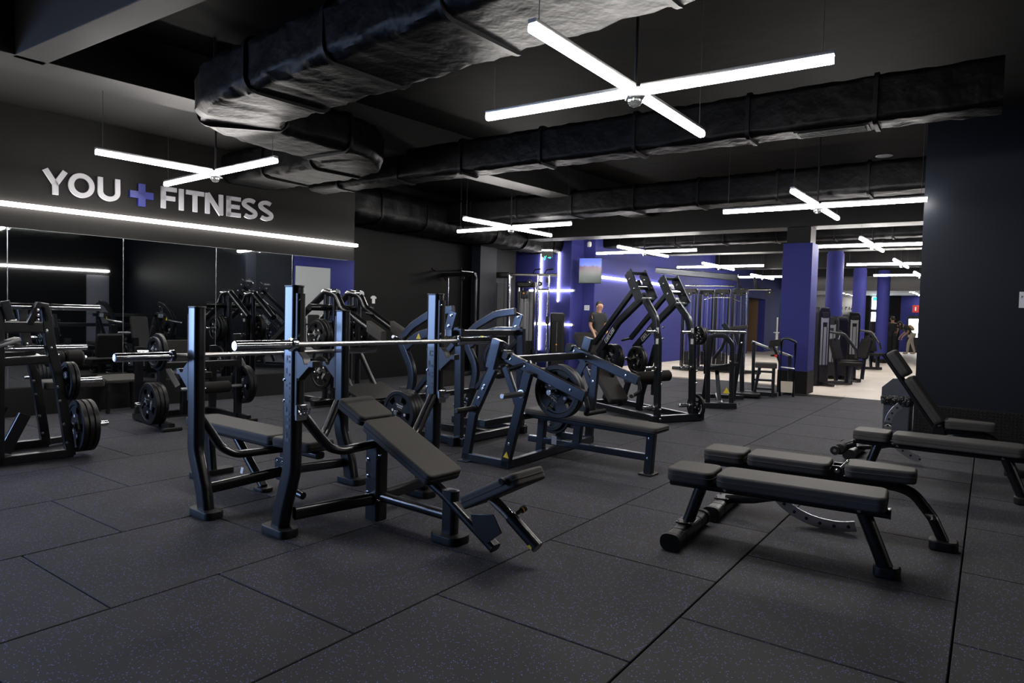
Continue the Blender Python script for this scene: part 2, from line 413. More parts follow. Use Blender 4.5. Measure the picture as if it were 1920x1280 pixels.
beam('beam_5', Vector((11.3, 21.8, 0))-CB*7.0, Vector((11.3, 21.8, 0))+CB*4, .5, 3.15, CEIL)
beam('beam_6', Vector((13.8, 25.8, 0))-CB*7.0, Vector((13.8, 25.8, 0))+CB*4, .5, 3.15, CEIL)
# white bulkhead over the entrance
struct('ceiling_entrance', MB().box(L(20.7, 3.75, 3.25), (5.4, 7.4, .9), .004, Matrix.Rotation(math.radians(90-36), 3, 'Z')), 'wall_white')
for i in range(4):
    for j in range(2):
        q = L(18.8+1.4*i, 2.2+3.0*j, 2.80); o = thing('downlight', '%s round ceiling downlight of the %s entrance row' % (('nearest', 'second', 'third', 'farthest')[i], ('left', 'right')[j]), 'light', q, 90, 'entrance downlights'); MB().lathe((0, 0, -.02), (0, 0, 1), [(.11, 0), (.12, .01), (.12, .03)], 20).build('rim', 'alu', o); MB().lathe((0, 0, -.024), (0, 0, 1), [(.10, 0), (.10, .004)], 20).build('lens', 'led', o)
# columns
c1 = struct('column_square', MB().rect([SQ, SQ+Vector((0, 0, 2.80))], .52, .52, .006, up=LD), 'wall_blue')
struct('column_neck', MB().rect([SQ+Vector((0, 0, 2.80)), SQ+Vector((0, 0, 3.12))], .42, .42, .006, up=LD), 'beam', c1)
struct('column_base', MB().rect([SQ, SQ+Vector((0, 0, .42))], .535, .535, .006, up=LD), 'wall_black', c1)
for i, (px, py, r, yt) in enumerate(((1557, 703, .20, 3.1), (1605, 683, .20, 3.1), (1650, 680, .2, 3.1))):
    p = P(px, py); p.z = 0
    c = struct('column_round', MB().lathe(p, (0, 0, 1), [(r, 0), (r, yt), (r*.9, yt), (r*.9, 3.2)], 32), 'wall_blue')
    struct('column_base', MB().lathe(p, (0, 0, 1), [(r+.006, 0), (r+.006, .14), (r, .145)], 32), 'wall_black', c)
# ================================================================== ducts
def duct(name, label, pts, wd, h, z0, fil, group=None, band=1.15, sec=None, lx=.16):
    pts = [Vector((p[0], p[1], z0+h/2)) for p in pts]
    t = thing(name, label, 'duct', pts[0]); t.location.z = 0; inv = t.matrix_world.inverted(); t.location = (0, 0, 0); t.rotation_euler = (0, 0, 0)
    path = fillet(pts, fil, 16)
    fine = [path[0]]
    for p in path[1:]:
        n = max(1, int((p-fine[-1]).length/.09)); a = fine[-1]
        for i in range(1, n+1): fine.append(a.lerp(p, i/n))
    rnd = random.Random(hash(name) % 1000 if False else len(label))
    sc = rrect(wd, h, lx, 4); mb = MB(); ns = len(sc)
    mb.sweep(fine, sc)
    # sagging, creased foil wrap: move the rings' vertices a little
    for i in range(len(fine)):
        for j in range(ns):
            k = i*ns+j; x, y, z = mb.v[k]; f = (1.0 if fil else .45)*(.011*math.sin(i*.9+j*1.3)+.010*math.sin(i*2.3-j*.7)+rnd.uniform(-.008, .008))
            dx, dz = x-fine[i].x, z-fine[i].z; dy = y-fine[i].y; l = max(math.sqrt(dx*dx+dy*dy+dz*dz), .01)
            mb.v[k] = (x+dx/l*f, y+dy/l*f, z+dz/l*f)
    mb.build('wrap', 'duct', t)
    dist = 0; nxt = band*.5; s2 = rrect(wd+.05, h+.05, lx+.02, 4)
    for i in range(1, len(fine)-1):
        dist += (fine[i]-fine[i-1]).length
        if dist > nxt:
            nxt += band; d = (fine[i+1]-fine[i-1]).normalized()*.018
            MB().sweep([fine[i]-d, fine[i]+d], s2).build('band', 'duct_band', t)
    return t
d1 = duct('air_duct', 'large foil-wrapped air duct snaking in an S above the benches', [(2.9, 1.75), (-3.05, 6.72), (-1.66, 8.32), (-4.25, 10.15)], .80, .42, 3.1, .95, lx=.10)
duct('air_duct', 'straight foil-wrapped air duct crossing behind the nearest cross light', [(-3.0, 10.25), (3.95, 5.55)], .36, .40, 3.1, 0, lx=.06)
duct('air_duct', 'straight foil-wrapped air duct between the second duct and the beam', [(-2.2, 14.35), (5.6, 8.75)], .5, .42, 3.1, 0, lx=.08)
duct('air_duct', 'bulky foil-wrapped duct along the black wall beyond the sign', [(-3.1, 11.75), (.2, 16.4), (1.1, 17.4)], .9, .62, 2.9, .5, lx=.2)
duct('air_duct', 'far foil-wrapped air duct beyond the square blue column', [(1.6, 18.1), (9.2, 12.9)], .45, .40, 3.12, 0, lx=.08)
q = P(402, 150, 3.50); MB().cyl((q.x, q.y, 3.40), (q.x, q.y, CEIL), .014, 8).build('hanger_rod', 'cable', d1)
MB().cyl((0.2, 4.0, 3.45), (0.2, 4.0, CEIL), .014, 8).build('hanger_rod', 'cable', d1)
# ================================================================== cross pendant lights
LIGHTS = [((.79, 4.60), 36.5, 122.9, 'nearest large cross pendant light above the incline bench', 1),
 ((-3.44, 7.73), 40.0, 128.3, 'cross pendant light in front of the lettered wall', 1),
 ((-.07, 11.82), 38.0, 126.0, 'cross pendant light in front of the black alcove wall', 1),
 ((3.95, 8.84), 37.0, 123.5, 'cross pendant light beside the dark right wall, above the square column', 1),
 ((2.98, 15.45), 38.0, 124.5, 'cross pendant light above the tall high row machine', 1),
 (tuple(P(1636, 459.5, 2.85)[:2]), 37.0, 121.0, 'cross pendant light just right of the square blue column', 1),
 (tuple(P(1348, 499.5, 2.85)[:2]), 37.0, 124.0, 'cross pendant light above the cable tower', 1),
 (tuple(P(1430, 519, 2.85)[:2]), 37.0, 124.0, 'farthest cross pendant light left of the square blue column', 1),
 (tuple(P(1690, 494.5, 2.85)[:2]), 37.0, 122.0, 'cross pendant light above the third column, second from the corridor end', 1),
 (tuple(P(1724, 515.5, 2.85)[:2]), 37.0, 122.0, 'farthest cross pendant light at the corridor end', 1),
 ((-6.4, 3.6), 38, 127, 'unseen cross pendant light, added for lighting, near the left end of the lettered wall', 0)]  # last fixture is out of view, added along the row for its light
ZL = 2.85
for (lx, ly), a1, a2, lab, vis in LIGHTS:
    t = thing('cross_pendant_light', lab, 'light', (lx, ly, ZL), 90, 'cross pendant lights')
    for az, sg in (((a1, -1), (a2, 1), (a2, -1)) if 'lettered wall' in lab and vis else ((a1, 1), (a1, -1), (a2, 1), (a2, -1))):
        d = axes(az)[0]*sg
        arm = MB().rect([d*.045, d*1.225], .052, .024, .004).mesh('arm_housing', 'alu'); ar = link('arm', arm, t); ar.location.z = .035
        tb = MB().rect([d*.05, d*1.22], .056, .05, .016).build('diffuser', 'led', ar); tb.location.z = -.035
        MB().cyl(d*1.16, d*1.16+Vector((0, 0, CEIL-ZL)), .0025, 6).build('suspension_wire', 'cable', t)
    MB().cyl((0, 0, .02), (0, 0, CEIL-ZL), .011, 8).build('power_cable', 'cable', t)
    MB().box((0, 0, .012), (.07, .07, .05), .008).build('hub', 'alu', t)
    hb = MB().box((0, 0, -.036), (.12, .12, .012), .003).build('bracket_plate', 'alu', t)
    MB().lathe((0, 0, -.042), (0, 0, -1), [(.048, 0), (.05, .025), (.036, .045), (.012, .055)], 16).build('sensor_cup', 'clear_plastic', t)
# ================================================================== wall strip light, sign
def strip(name, p, q, wd, dp, lab, par=None, mat_='led_strip'):
    p, q = V3(p), V3(q); t = thing(name, lab, 'light', (0, 0, 0))
    t.rotation_euler = (0, 0, 0)
    MB().rect([p, q], wd, dp, .006).build('diffuser', mat_, t); d = (q-p).normalized()
    for e, s_ in ((p, -1), (q, 1)): MB().rect([e, e+d*s_*.03], wd+.004, dp+.004, .004).build('end_cap', 'alu', t)
    return t
strip('strip_light', S(XL+.05, .035, 2.43), S(XR+.0, .035, 2.43), .06, .05, 'long white strip light under the wall lettering')
def stroke(mb, pts, wd, th, M, closed=False):
    """flat bar of width wd following 2-D points"""
    q_ = [pts[0]]
    for p_ in pts[1:]:
        if math.dist(p_, q_[-1]) > 1e-5: q_.append(p_)
    pts = q_; n = len(pts); L_, R_ = [], []
    for i in range(n):
        a = pts[(i-1) % n] if (i or closed) else pts[i]; c = pts[(i+1) % n] if (i < n-1 or closed) else pts[i]
        b = pts[i]; d1 = Vector((b[0]-a[0], b[1]-a[1])); d2 = Vector((c[0]-b[0], c[1]-b[1]))
        d1 = d1.normalized() if d1.length > 0 else d2.normalized(); d2 = d2.normalized() if d2.length > 0 else d1
        n1, n2 = Vector((-d1.y, d1.x)), Vector((-d2.y, d2.x)); m_ = (n1+n2).normalized(); k = wd/2/max(m_.dot(n1), .4)
        L_.append(Vector(b)+m_*k); R_.append(Vector(b)-m_*k)
    vs = []; fs = []
    for i in range(n):
        for z in (0, th): vs += [M @ Vector((L_[i].x, L_[i].y, z)), M @ Vector((R_[i].x, R_[i].y, z))]
    seg = n if closed else n-1
    for i in range(seg):
        a, b = i*4, ((i+1) % n)*4
        fs += [(a+2, a+3, b+3, b+2), (a, b, b+1, a+1), (a, a+2, b+2, b), (a+1, b+1, b+3, a+3)]
    if not closed: e = (n-1)*4; fs += [(0, 1, 3, 2), (e, e+2, e+3, e+1)]
    return mb.add(vs, fs)
def arc(cx, cy, rx, ry, a0, a1, n=14): return [(cx+rx*math.cos(math.radians(a0+(a1-a0)*i/n)), cy+ry*math.sin(math.radians(a0+(a1-a0)*i/n))) for i in range(n+1)]
def glyph(ch, w, h, s):
    i = s/2
    G = {'Y': [[(i*.9, h), (w/2, h*.42)], [(w-i*.9, h), (w/2, h*.42)], [(w/2, h*.47), (w/2, 0)]],
     'U': [[(i, h), (i, h*.4)]+arc(w/2, h*.4, w/2-i, h*.4-i, 180, 360)+[(w-i, h*.4), (w-i, h)]],
     'F': [[(i, 0), (i, h)], [(0, h-i), (w, h-i)], [(0, h*.48), (w*.9, h*.48)]],
     'I': [[(w/2, 0), (w/2, h)]], 'T': [[(0, h-i), (w, h-i)], [(w/2, 0), (w/2, h)]],
     'N': [[(i, 0), (i, h)], [(w-i, 0), (w-i, h)], [(i, h-.2*i), (w-i, .2*i)]],
     'E': [[(i, 0), (i, h)], [(0, h-i), (w, h-i)], [(0, i), (w, i)], [(0, h/2), (w*.92, h/2)]],
     'X': [[(0, 0), (w, h)], [(0, h), (w, 0)]], 'A': [[(0, 0), (w/2, h)], [(w, 0), (w/2, h)], [(w*.2, h*.3), (w*.8, h*.3)]],
     'R': [[(i, 0), (i, h)], [(0, h-i), (w*.6, h-i)]+arc(w*.6, h*.72, w*.4-i, h*.28-i, 90, -90, 8)+[(0, h*.44+i)], [(w*.5, h*.45), (w-i, 0)]],
     'P': [[(i, 0), (i, h)], [(0, h-i), (w*.6, h-i)]+arc(w*.6, h*.7, w*.4-i, h*.3-i, 90, -90, 8)+[(0, h*.4+i)]],
     '1': [[(w/2, 0), (w/2, h), (w*.15, h*.75)]], '5': [[(w-i, h-i), (i*1.5, h-i), (i*1.2, h*.55)]+arc(w*.45, h*.33, w*.55-i, h*.33-i, 120, -150, 10)],
     '2': [arc(w/2, h*.7, w/2-i, h*.3-i, 165, -30, 9)+[(i, i), (w, i)]], '0': None, 'O': None,
     '+': [[(0, h/2), (w, h/2)], [(w/2, 0), (w/2, h)]],
     'S': [arc(w/2, h*.735, w/2-i, h*.265-i*.9, 35, 235, 12)+arc(w/2, h*.265, w/2-i, h*.265-i*.9, 55, -145, 12)],
     'L': [[(i, h), (i, i), (w, i)]], 'M': [[(i, 0), (i, h), (w/2, h*.3), (w-i, h), (w-i, 0)]], 'B': [[(i, 0), (i, h)], [(0, h-i), (w*.6, h-i)]+arc(w*.6, h*.74, w*.35-i, h*.26-i, 90, -90, 7)+[(0, h*.5)], [(0, i), (w*.6, i)]+arc(w*.6, h*.26, w*.4-i, h*.26-i, -90, 90, 7)],
     'K': [[(i, 0), (i, h)], [(w, h), (i, h*.45)], [(w*.35, h*.6), (w, 0)]], 'G': [arc(w/2, h/2, w/2-i, h/2-i, 40, 345, 16)+[(w*.55, h*.45)]],
     'D': [[(i, 0), (i, h)], [(0, h-i), (w*.45, h-i)]+arc(w*.45, h/2, w*.55-i, h/2-i, 90, -90, 10)+[(0, i)]],
     'C': [arc(w/2, h/2, w/2-i, h/2-i, 45, 315, 14)], 'H': [[(i, 0), (i, h)], [(w-i, 0), (w-i, h)], [(0, h/2), (w, h/2)]]}
    return G.get(ch)
def letter(mb, ch, w, h, s, th, M):
    g = glyph(ch, w, h, s)
    if g is None: return stroke(mb, arc(w/2, h/2, w/2-s/2, h/2-s/2, 0, 360-12, 29), s, th, M, True)
    for p in g: stroke(mb, p, s, th, M)
    return mb
def text(mb, txt, h, s, th, M, asp=.7, gap=.2):
    x = 0
    for ch in txt:
        w = h*(asp if ch not in 'I1' else .25)
        if ch != ' ': letter(mb, ch, w, h, s, th, M @ Matrix.Translation((x, 0, 0)))
        x += w+h*gap
    return x
sg = thing('wall_lettering', 'YOU + FITNESS in raised silver letters with a blue plus on the black wall', 'sign', (0, 0, 0)); sg.rotation_euler = (0, 0, 0)
def wx(px, py=365): return SW.t([(px, py)], -.02)[0].x
CAPH, ZB = .285, 2.605
for ch, p0, p1, yp in (('Y', 80, 127, 345), ('O', 128, 177, 350), ('U', 183, 225, 358), ('F', 302, 331, 373), ('I', 335, 345, 376), ('T', 349, 382, 378), ('N', 385, 418, 385), ('E', 425, 451, 390), ('S', 454, 482, 396), ('S', 485, 512, 400)):
    x0, x1 = wx(p0, yp), wx(p1, yp); M = Mx(S(x0, .006, ZB+.012*(x0+1.47)), SW.X+Vector((0, 0, .012)), -SW.Y)
    letter(MB(), ch, x1-x0, CAPH if ch not in 'OS' else CAPH*1.03, .058, .03, M).build('letter_'+ch.lower(), 'sign_white', sg, smooth=False)
x0, x1 = wx(243, 367), wx(287, 367); M = Mx(S(x0, .006, ZB-.0), SW.X+Vector((0, 0, .012)), -SW.Y)
letter(MB(), '+', x1-x0, .285, .085, .035, M).build('plus_sign', 'sign_blue', sg, smooth=False)
# strip lights on the blue feature wall (a noughts-and-crosses grid) and the long blue wall
def FW(px, z): # point on the feature wall by its horizontal position
    r = ray(px, 600); n = Vector(((LB-LA).y, -(LB-LA).x, 0)); k = (LA-CAMP).dot(n)/r.dot(n); q = CAMP+r*k; nn = n.normalized(); nn = nn if nn.dot(-LA) > 0 else -nn
    return Vector((q.x, q.y, z))+nn*.03
strip('strip_light', FW(1013, .45), FW(1013, 3.05), .05, .04, 'left upright strip light on the blue feature wall')
strip('strip_light', FW(1046, 1.7), FW(1046, 3.05), .05, .04, 'right upright strip light on the blue feature wall')
strip('strip_light', FW(993, 1.97), FW(1075, 1.97), .04, .05, 'upper level strip light on the blue feature wall')
strip('strip_light', FW(993, 1.12), FW(1075, 1.12), .04, .05, 'lower level strip light on the blue feature wall')
strip('strip_light', L(.25, .03, 2.36), L(5.2, .03, 2.36), .04, .06, 'level strip light on the long blue wall behind the machines')
strip('strip_light', W(3.0, 7.15, 2.45), W(8.7, 7.15, 2.45), .06, .06, 'strip light on the side wall seen in the mirror')
# ================================================================== free weights
def plate_mesh(r, th, slots, name='weight_plate'):
    """rimmed plate, axis z, face at +z; slots are real kidney-shaped openings"""
    n = 60; hub, b = r*.20, r*.125
    prof_t = [(b, th*.5), (hub, th*.5), (hub+.006, th*.30), (r*.50, th*.30), (r*.74, th*.30), (r*.80, th*.32), (r*.83, th*.5), (r-.006, th*.5), (r, th*.5-.006)]
    prof = prof_t+[(p, -h) for p, h in reversed(prof_t)]
    vs = []; fs = []; m = len(prof)
    for j in range(n):
        a = 2*math.pi*j/n
        for p, h in prof: vs.append((p*math.cos(a), p*math.sin(a), h))
    def hole(j): return slots and (j % (n//slots)) >= 4 and (j % (n//slots)) < n//slots-3
    for j in range(n):
        k = (j+1) % n
        for i in range(m):
            i2 = (i+1) % m
            if hole(j) and i in (3, m-5): continue
            fs.append((j*m+i, k*m+i, k*m+i2, j*m+i2))
        if hole(j):                        # inner and outer walls of the slot
            fs.append((j*m+3, k*m+3, k*m+m-4, j*m+m-4)); fs.append((j*m+4, j*m+m-5, k*m+m-5, k*m+4))
            if not hole((j-1) % n): fs.append((j*m+3, j*m+m-4, j*m+m-5, j*m+4))
            if not hole((j+1) % n): fs.append((k*m+3, k*m+4, k*m+m-5, k*m+m-4))
    mb = MB(); mb.add(vs, [f[::-1] for f in fs]); me = mb.mesh(name, 'plate'); return me
PM = {'20': plate_mesh(.225, .042, 5), '15': plate_mesh(.2, .038, 5), '10': plate_mesh(.165, .034, 3), '5': plate_mesh(.125, .028, 3)}
PR = {'20': .225, '15': .2, '10': .165, '5': .125}; PT = {'20': .042, '15': .038, '10': .034, '5': .028}
def marks(mb, n, w, h, M, rnd, th=.001):
    """row of small upright blocks: lettering too small to read"""
    x = 0
    for i in range(n):
        bw = w*rnd.uniform(.5, .85); hh = h*rnd.choice((1, 1, .8)); mb.slab([(x, 0), (x+bw*.35, 0), (x+bw*.35, hh), (x, hh)], th, 0, M)
        if rnd.random() < .7: mb.slab([(x+bw*.35, hh*.62), (x+bw, hh*.62), (x+bw, hh), (x+bw*.35, hh)], th, 0, M)
        if rnd.random() < .6: mb.slab([(x+bw*.7, 0), (x+bw, 0), (x+bw, hh*.6), (x+bw*.7, hh*.6)], th, 0, M)
        x += w
    return mb
def print_mesh(k):
    r = PR[k]; mb = MB(); z = PT[k]*.30+.0006; s = r/.225; rn = random.Random(3)
    for a in (0, math.pi):
        R_ = Matrix.Rotation(a, 4, 'Z'); marks(mb, 8, .0125*s, .017*s, R_ @ Matrix.Translation((-.05*s, .066*s, z)), rn); marks(mb, 6, .0125*s, .012*s, R_ @ Matrix.Translation((-.03*s, .046*s, z)), rn)
    for x in (-.09*s, .09*s): mb.slab([(x+.014*s*math.cos(q*.524), .014*s*math.sin(q*.524)) for q in range(12)], .001, 0, Matrix.Translation((0, 0, z)))
    return mb.mesh('print', 'print_white', False)
PP = {k: print_mesh(k) for k in PM}
ORD = ['outermost', 'second', 'third', 'fourth', 'fifth']
def plates(fr, p, axis, kinds, where, spin=0.0, gap=.002, faces=True):
    """stack of plates on a peg: p = peg root (machine frame), axis = outward direction (machine frame), kinds listed from the inside out"""
    M = Matrix.Rotation(math.radians(90-fr.az), 3, 'Z'); a = (M @ V3(axis)).normalized(); q = fr.o+M @ V3(p)
    h = 0; n = len(kinds)
    for i, k in enumerate(kinds):
        h += PT[k]/2; pos = q+a*h; h += PT[k]/2+gap
        word = 'single' if n == 1 else ORD[n-1-i] if i else 'innermost'
        size = {'20': 'large', '15': 'middling', '10': 'small', '5': 'smallest'}[k]
        o = link('weight_plate', PM[k]); tag(o, '%s %s black weight plate on %s' % (word, size, where), 'weight plate', 'slotted black weight plates')
        o.location = pos; o.rotation_euler = (a.to_track_quat('Z', 'Y').to_matrix() @ Matrix.Rotation(spin+i*.35, 3, 'Z')).to_euler()
        pr = link('print', PP[k], o); pr2 = link('print', PP[k], o); pr2.rotation_euler = (math.pi, 0, 0); pr['kind'] = pr2['kind'] = 'stuff'
    return h
def peg(parent, p, axis, L_, r=.025, m='chrome', name='plate_peg'):
    p = V3(p); a = V3(axis).normalized()
    o = MB().lathe(p, a, [(r+.012, 0), (r+.012, .012), (r, .013), (r, L_-.006), (r-.006, L_)], 18).build(name, m, parent); return o
def barbell(o, az, z, lab, Lh=1.015):
    """o: centre on the floor plan, axis along azimuth az"""
    t = thing('barbell', lab, 'barbell', (o[0], o[1], z), az, 'olympic barbells')
    MB().cyl((-.66, 0, 0), (.66, 0, 0), .0142, 14).build('shaft', 'steel', t)
    for s in (-1, 1):
        MB().cyl((s*.30, 0, 0), (s*.655, 0, 0), .0148, 14).build('knurled_grip', 'knurl', t)
        MB().lathe((s*.655, 0, 0), (s, 0, 0), [(.022, 0), (.038, .004), (.038, .030), (.0265, .034), (.0265, Lh-.655-.004), (.0235, Lh-.655)], 24).build('sleeve', 'chrome', t)
        MB().lathe((s*(Lh-.002), 0, 0), (s, 0, 0), [(.019, 0), (.018, .004), (.0, .004)], 18).build('end_cap', 'steel', t)
    return t
def foot(parent, c, sx=.25, sy=.125, h=.05, name='foot'):
    return MB().slab(rro(sx, sy, min(sx, sy)*.35, 5), h, .008, Matrix.Translation(c), 2).build(name, 'rubber_black', parent)
def cushion(parent, name, a, b, wd, th, up, m='vinyl', taper=None, bev=.016, r=.035, label=None):
    """padded cushion: top-surface centre line a -> b, width wd, thickness th"""
    a, b = V3(a), V3(b); M = Mx(a, b-a, up); Ln = (b-a).length
    ol = [(x+Ln/2, y) for x, y in rro(Ln, wd, r, 4)]
    if taper: ol = [(x, y*(1-(1-taper)*max(0, min(1, x/Ln)))) for x, y in ol]
    M2 = M @ Matrix.Translation((0, 0, -th))
    o = MB().slab(ol, th, min(bev, th*.4), M2, 4).build(name, m, parent, label)
    # welt seam running round the side
    k = .0035; mb = MB(); pts = [M2 @ Vector((x*1.0, y*1.0, th*.52)) for x, y in ol]; pts.append(pts[0])
    mb.tube(pts, k, 5, up=M2.to_3x3() @ Vector((0, 0, 1))); mb.build('seam', m, o)
    return o
def name_plate(parent, M, w_=.2, h_=.06):
    mb = MB(); rn = random.Random(9); stroke(mb, [(0, 0), (w_, 0), (w_, h_), (0, h_)], .006, .001, M, True); marks(mb, 6, w_*.15, h_*.5, M @ Matrix.Translation((w_*.06, h_*.25, 0)), rn)
    o = mb.build('lettering', 'sticker_white', parent, 'pale framed lettering', False); o['kind'] = 'stuff'; return o
def sticker(parent, p, d, up, s=.022, kind='warn'):
    p, d, up = V3(p), V3(d).normalized(), V3(up)
    x = up.cross(d).normalized(); M = Mx(p+d*.0006, x, d)
    if kind == 'warn': return MB().slab([(-s, -s*.8), (s, -s*.8), (0, s)], .0008, 0, M).build('warning_sticker', 'sticker_yellow', parent, 'yellow warning triangle')
    o = MB().slab([(-s*.7, -s), (s*.7, -s), (s*.7, s), (-s*.7, s)], .0008, 0, M).build('label_sticker', 'sticker_white', parent, 'white printed label'); return o
# ------------------------------------------------------------------ press racks (back to back)
def rack_frame(t, Hh, xv=.115, txt=True):
    for s in (-1, 1):
        y = s*.577
        up = MB().sweep([(.0, y, .03), (.03, y, .16), (xv, y, .40), (xv, y, Hh)], rrect(.075, .118, .03, 4), up=(1, 0, 0), fil=.25, nf=6).build('upright', 'paint', t)
        MB().slab(rro(.122, .080, .03), .012, .003, Matrix.Translation((xv, y, Hh))).build('upright_cap', 'plastic', up)
        foot(t, (.0, y, 0))
        gd = MB().rect([(xv+.055, y, .72), (xv+.055, y, Hh-.035)], .052, .05, .016, up=(1, 0, 0), n=3).build('bar_guard', 'plastic', t)
        for z in (Hh-.07, Hh-.27, Hh-.31, Hh-.52, .78): bolt(gd, (xv+.075, y-.022, z), (.55, -.85, 0), .55); 
        # hook carrying the bar
        hk = MB().slab([(0, 0), (.13, .10), (.165, .10), (.165, .135), (.135, .135), (.115, .115), (.085, .115), (.07, .15), (0, .2)], .05, .004, Mx((xv+.05, y+.025, 1.11-.205 if Hh > 1.4 else .985-.205), (1, 0, 0), (0, -1, 0)))
        hk.build('bar_hook', 'plastic', t)
        if txt:
            mb = marks(MB(), 7, .075, .045, Mx((xv+.022, y-.0385, Hh-.88), (0, 0, 1), (0, -1, 0)), random.Random(5)); mb.build('lettering', 'print_dark', up, 'dark worn lettering running up the post', False)['kind'] = 'stuff'
        for z in (.92, .80): bolt(up, (xv-.03, y+s*.0385*0-.0385, z), (0, -1, 0), .5)
INC = Fr((-.99, 4.365), 127.5)
t = thing('incline_bench_press', 'black incline bench press rack with raised back pad and angled seat, nearest the camera', 'bench press', INC.o, INC.az)
rack_frame(t, 1.45)
for s in (-1, 1):
    y = s*.577
    MB().rect([(.10, y-s*.03, .135), (.185, s*.05, .135)], .052, .075, .02, n=3).build('lower_tube', 'paint', t)
    MB().sweep([(.135, y-s*.03, .74), (.165, y-s*.22, .50), (.18, y-s*.30, .475), (.185, s*.04, .485)], rrect(.05, .07, .022, 3), fil=.16, up=(1, 0, 0)).build('curved_brace', 'paint', t)
pst = MB().rect([(.185, 0, .0), (.185, 0, .585)], .095, .13, .025, up=(1, 0, 0), n=3).build('post', 'paint', t)
for z in (.38, .275, .17): bolt(pst, (.155, -.048, z), (0, -1, 0), .9)
for z in (.42, .135): bolt(pst, (.245, -.03, z), (1, 0, 0), .6)
MB().rect([(.22, 0, .150), (.80, 0, .145)], .06, .055, .02, n=3).build('spine_tube', 'paint', t)
MB().rect([(.83, 0, .03), (.83, 0, .30)], .07, .10, .025, up=(1, 0, 0), n=3).build('front_leg', 'paint', t)
foot(t, (.83, 0, 0), .22, .16, .05)
rl = MB().sweep([(.12, 0, .575), (.80, 0, .26), (1.165, 0, .04)], rrect(.075, .05, .02, 3), up=(0, 0, 1), fil=.3).build('pad_rail', 'paint', t)
MB().slab(rro(.05, .078, .02), .006, .002, Mx((1.165, 0, .04), (.43, 0, .9), (.9, 0, -.43))).build('rail_cap', 'plastic', rl)
bu = Vector((.42, 0, .91))
cushion(t, 'head_pad', (-.045, 0, .765), (.195, 0, .665), .27, .07, bu, taper=1.0)
cushion(t, 'back_pad', (.215, 0, .655), (.80, 0, .395), .29, .07, bu)
st = cushion(t, 'seat_pad', (1.00, 0, .315), (1.38, 0, .515), .28, .075, (-.47, 0, .88))
sp = MB().tube([(1.10, 0, .33), (1.24, 0, .25), (1.44, 0, .115)], .029, 16, fil=.1).build('seat_post', 'chrome', t)
MB().tube([(1.27, 0, .232), (1.455, 0, .107)], .034, 16).build('seat_sleeve', 'paint', t)
MB().slab([(0, 0), (.16, .03), (.22, -.06), (.12, -.14), (.03, -.1)], .012, .002, Mx((1.02, -.03, .205), (1, 0, 0), (0, -1, 0))).build('seat_gusset', 'paint', t)
kn = MB().lathe((1.29, .03, .25), (.25, .9, .35), [(.011, 0), (.011, .03), (.018, .032), (.018, .06), (.012, .064)], 14).build('adjuster_knob', 'plastic', t)
MB().lathe((1.29, .03, .25), (.25, .9, .35), [(.0185, .034), (.020, .038), (.0185, .042)], 14).build('knob_ring', 'orange', kn, 'orange ring')
sticker(t, (1.43, -.032, .118), (.3, -.9, .3), (.5, 0, .8), .016)
MB().cyl((1.33, -.15, .47), (1.33, -.17, .465), .02, 12).build('seat_bumper', 'rubber_black', st)
for s in (-1, 1): bolt(t, (.25, s*.06, .60), (0, s, .1), .6)
q = INC.o+INC.X*.245
barbell(q, 37.5, 1.13, 'chrome olympic barbell resting on the incline bench rack')
# chrome hook rack on the upright's inner side
for s, nm in ((-1, 'near'), (1, 'far')):
    mb = MB()
    for k in range(3): mb.tube([(.19, s*.577+.02*k-.02, .74-.012*k), (.235, s*.577+.02*k-.02, .735), (.25, s*.577+.02*k-.02, .765)], .006, 6, fil=.01)
    mb.box((.195, s*.577, .74), (.02, .07, .09), .004); mb.build('catch_hook', 'chrome', t)
FLT = Fr((-1.56, 4.665), -52.5)
t = thing('flat_bench_press', 'black flat bench press rack behind the incline one, its pad pointing to the mirrors', 'bench press', FLT.o, FLT.az)
rack_frame(t, 1.315, .135)
for s in (-1, 1):
    y = s*.577
    MB().rect([(.08, y-s*.03, .15), (-.02, s*.07, .20)], .05, .07, .02, n=3).build('lower_tube', 'paint', t)
    MB().sweep([(.14, y-s*.03, .62), (.12, y-s*.16, .40), (.08, y-s*.24, .345), (-.02, s*.05, .36)], rrect(.05, .07, .022, 3), fil=.14, up=(1, 0, 0)).build('curved_brace', 'paint', t)
MB().rect([(-.02, 0, .12), (-.02, 0, .37)], .09, .09, .02, up=(1, 0, 0), n=3).build('hub', 'paint', t)
hb = MB().slab(rro(.12, .16, .03), .012, .002, Mx((-.02, .055, .22), (1, 0, 0), (0, 1, 0))).build('hub_plate', 'paint', t)
for dx, dz in ((-.03, .05), (.03, .05), (-.03, -.05), (.03, -.05)): bolt(hb, (-.02+dx, .067, .22+dz), (0, 1, 0), .6)
MB().tube([(-.02, 0, .14), (-.12, 0, .06), (-.2, 0, .05)], .026, 12, fil=.06).build('step_pedal', 'paint', t)
rl = MB().rect([(1.12, 0, .355), (-.38, 0, .355)], .07, .045, .015, n=3).build('pad_rail', 'paint', t)
MB().rect([(1.0, 0, .03), (1.05, 0, .35)], .055, .09, .02, up=(1, 0, 0), n=3).build('rear_leg', 'paint', t)
foot(t, (1.0, 0, 0), .11, .34, .045)
MB().rect([(.64, 0, .34), (.28, 0, .03), ], .06, .045, .015, up=(0, 0, 1), n=3).build('brace', 'paint', t)
foot(t, (.28, 0, 0), .14, .10, .03)
cushion(t, 'bench_pad', (1.17, 0, .455), (.0, 0, .455), .28, .07, (0, 0, 1))
cushion(t, 'head_pad', (-.02, 0, .455), (-.40, 0, .455), .28, .07, (0, 0, 1), taper=.8)
sticker(t, (.06, .30, .235), (0, 1, .2), (0, 0, 1), .02, 'label')
q = FLT.o+FLT.X*.265
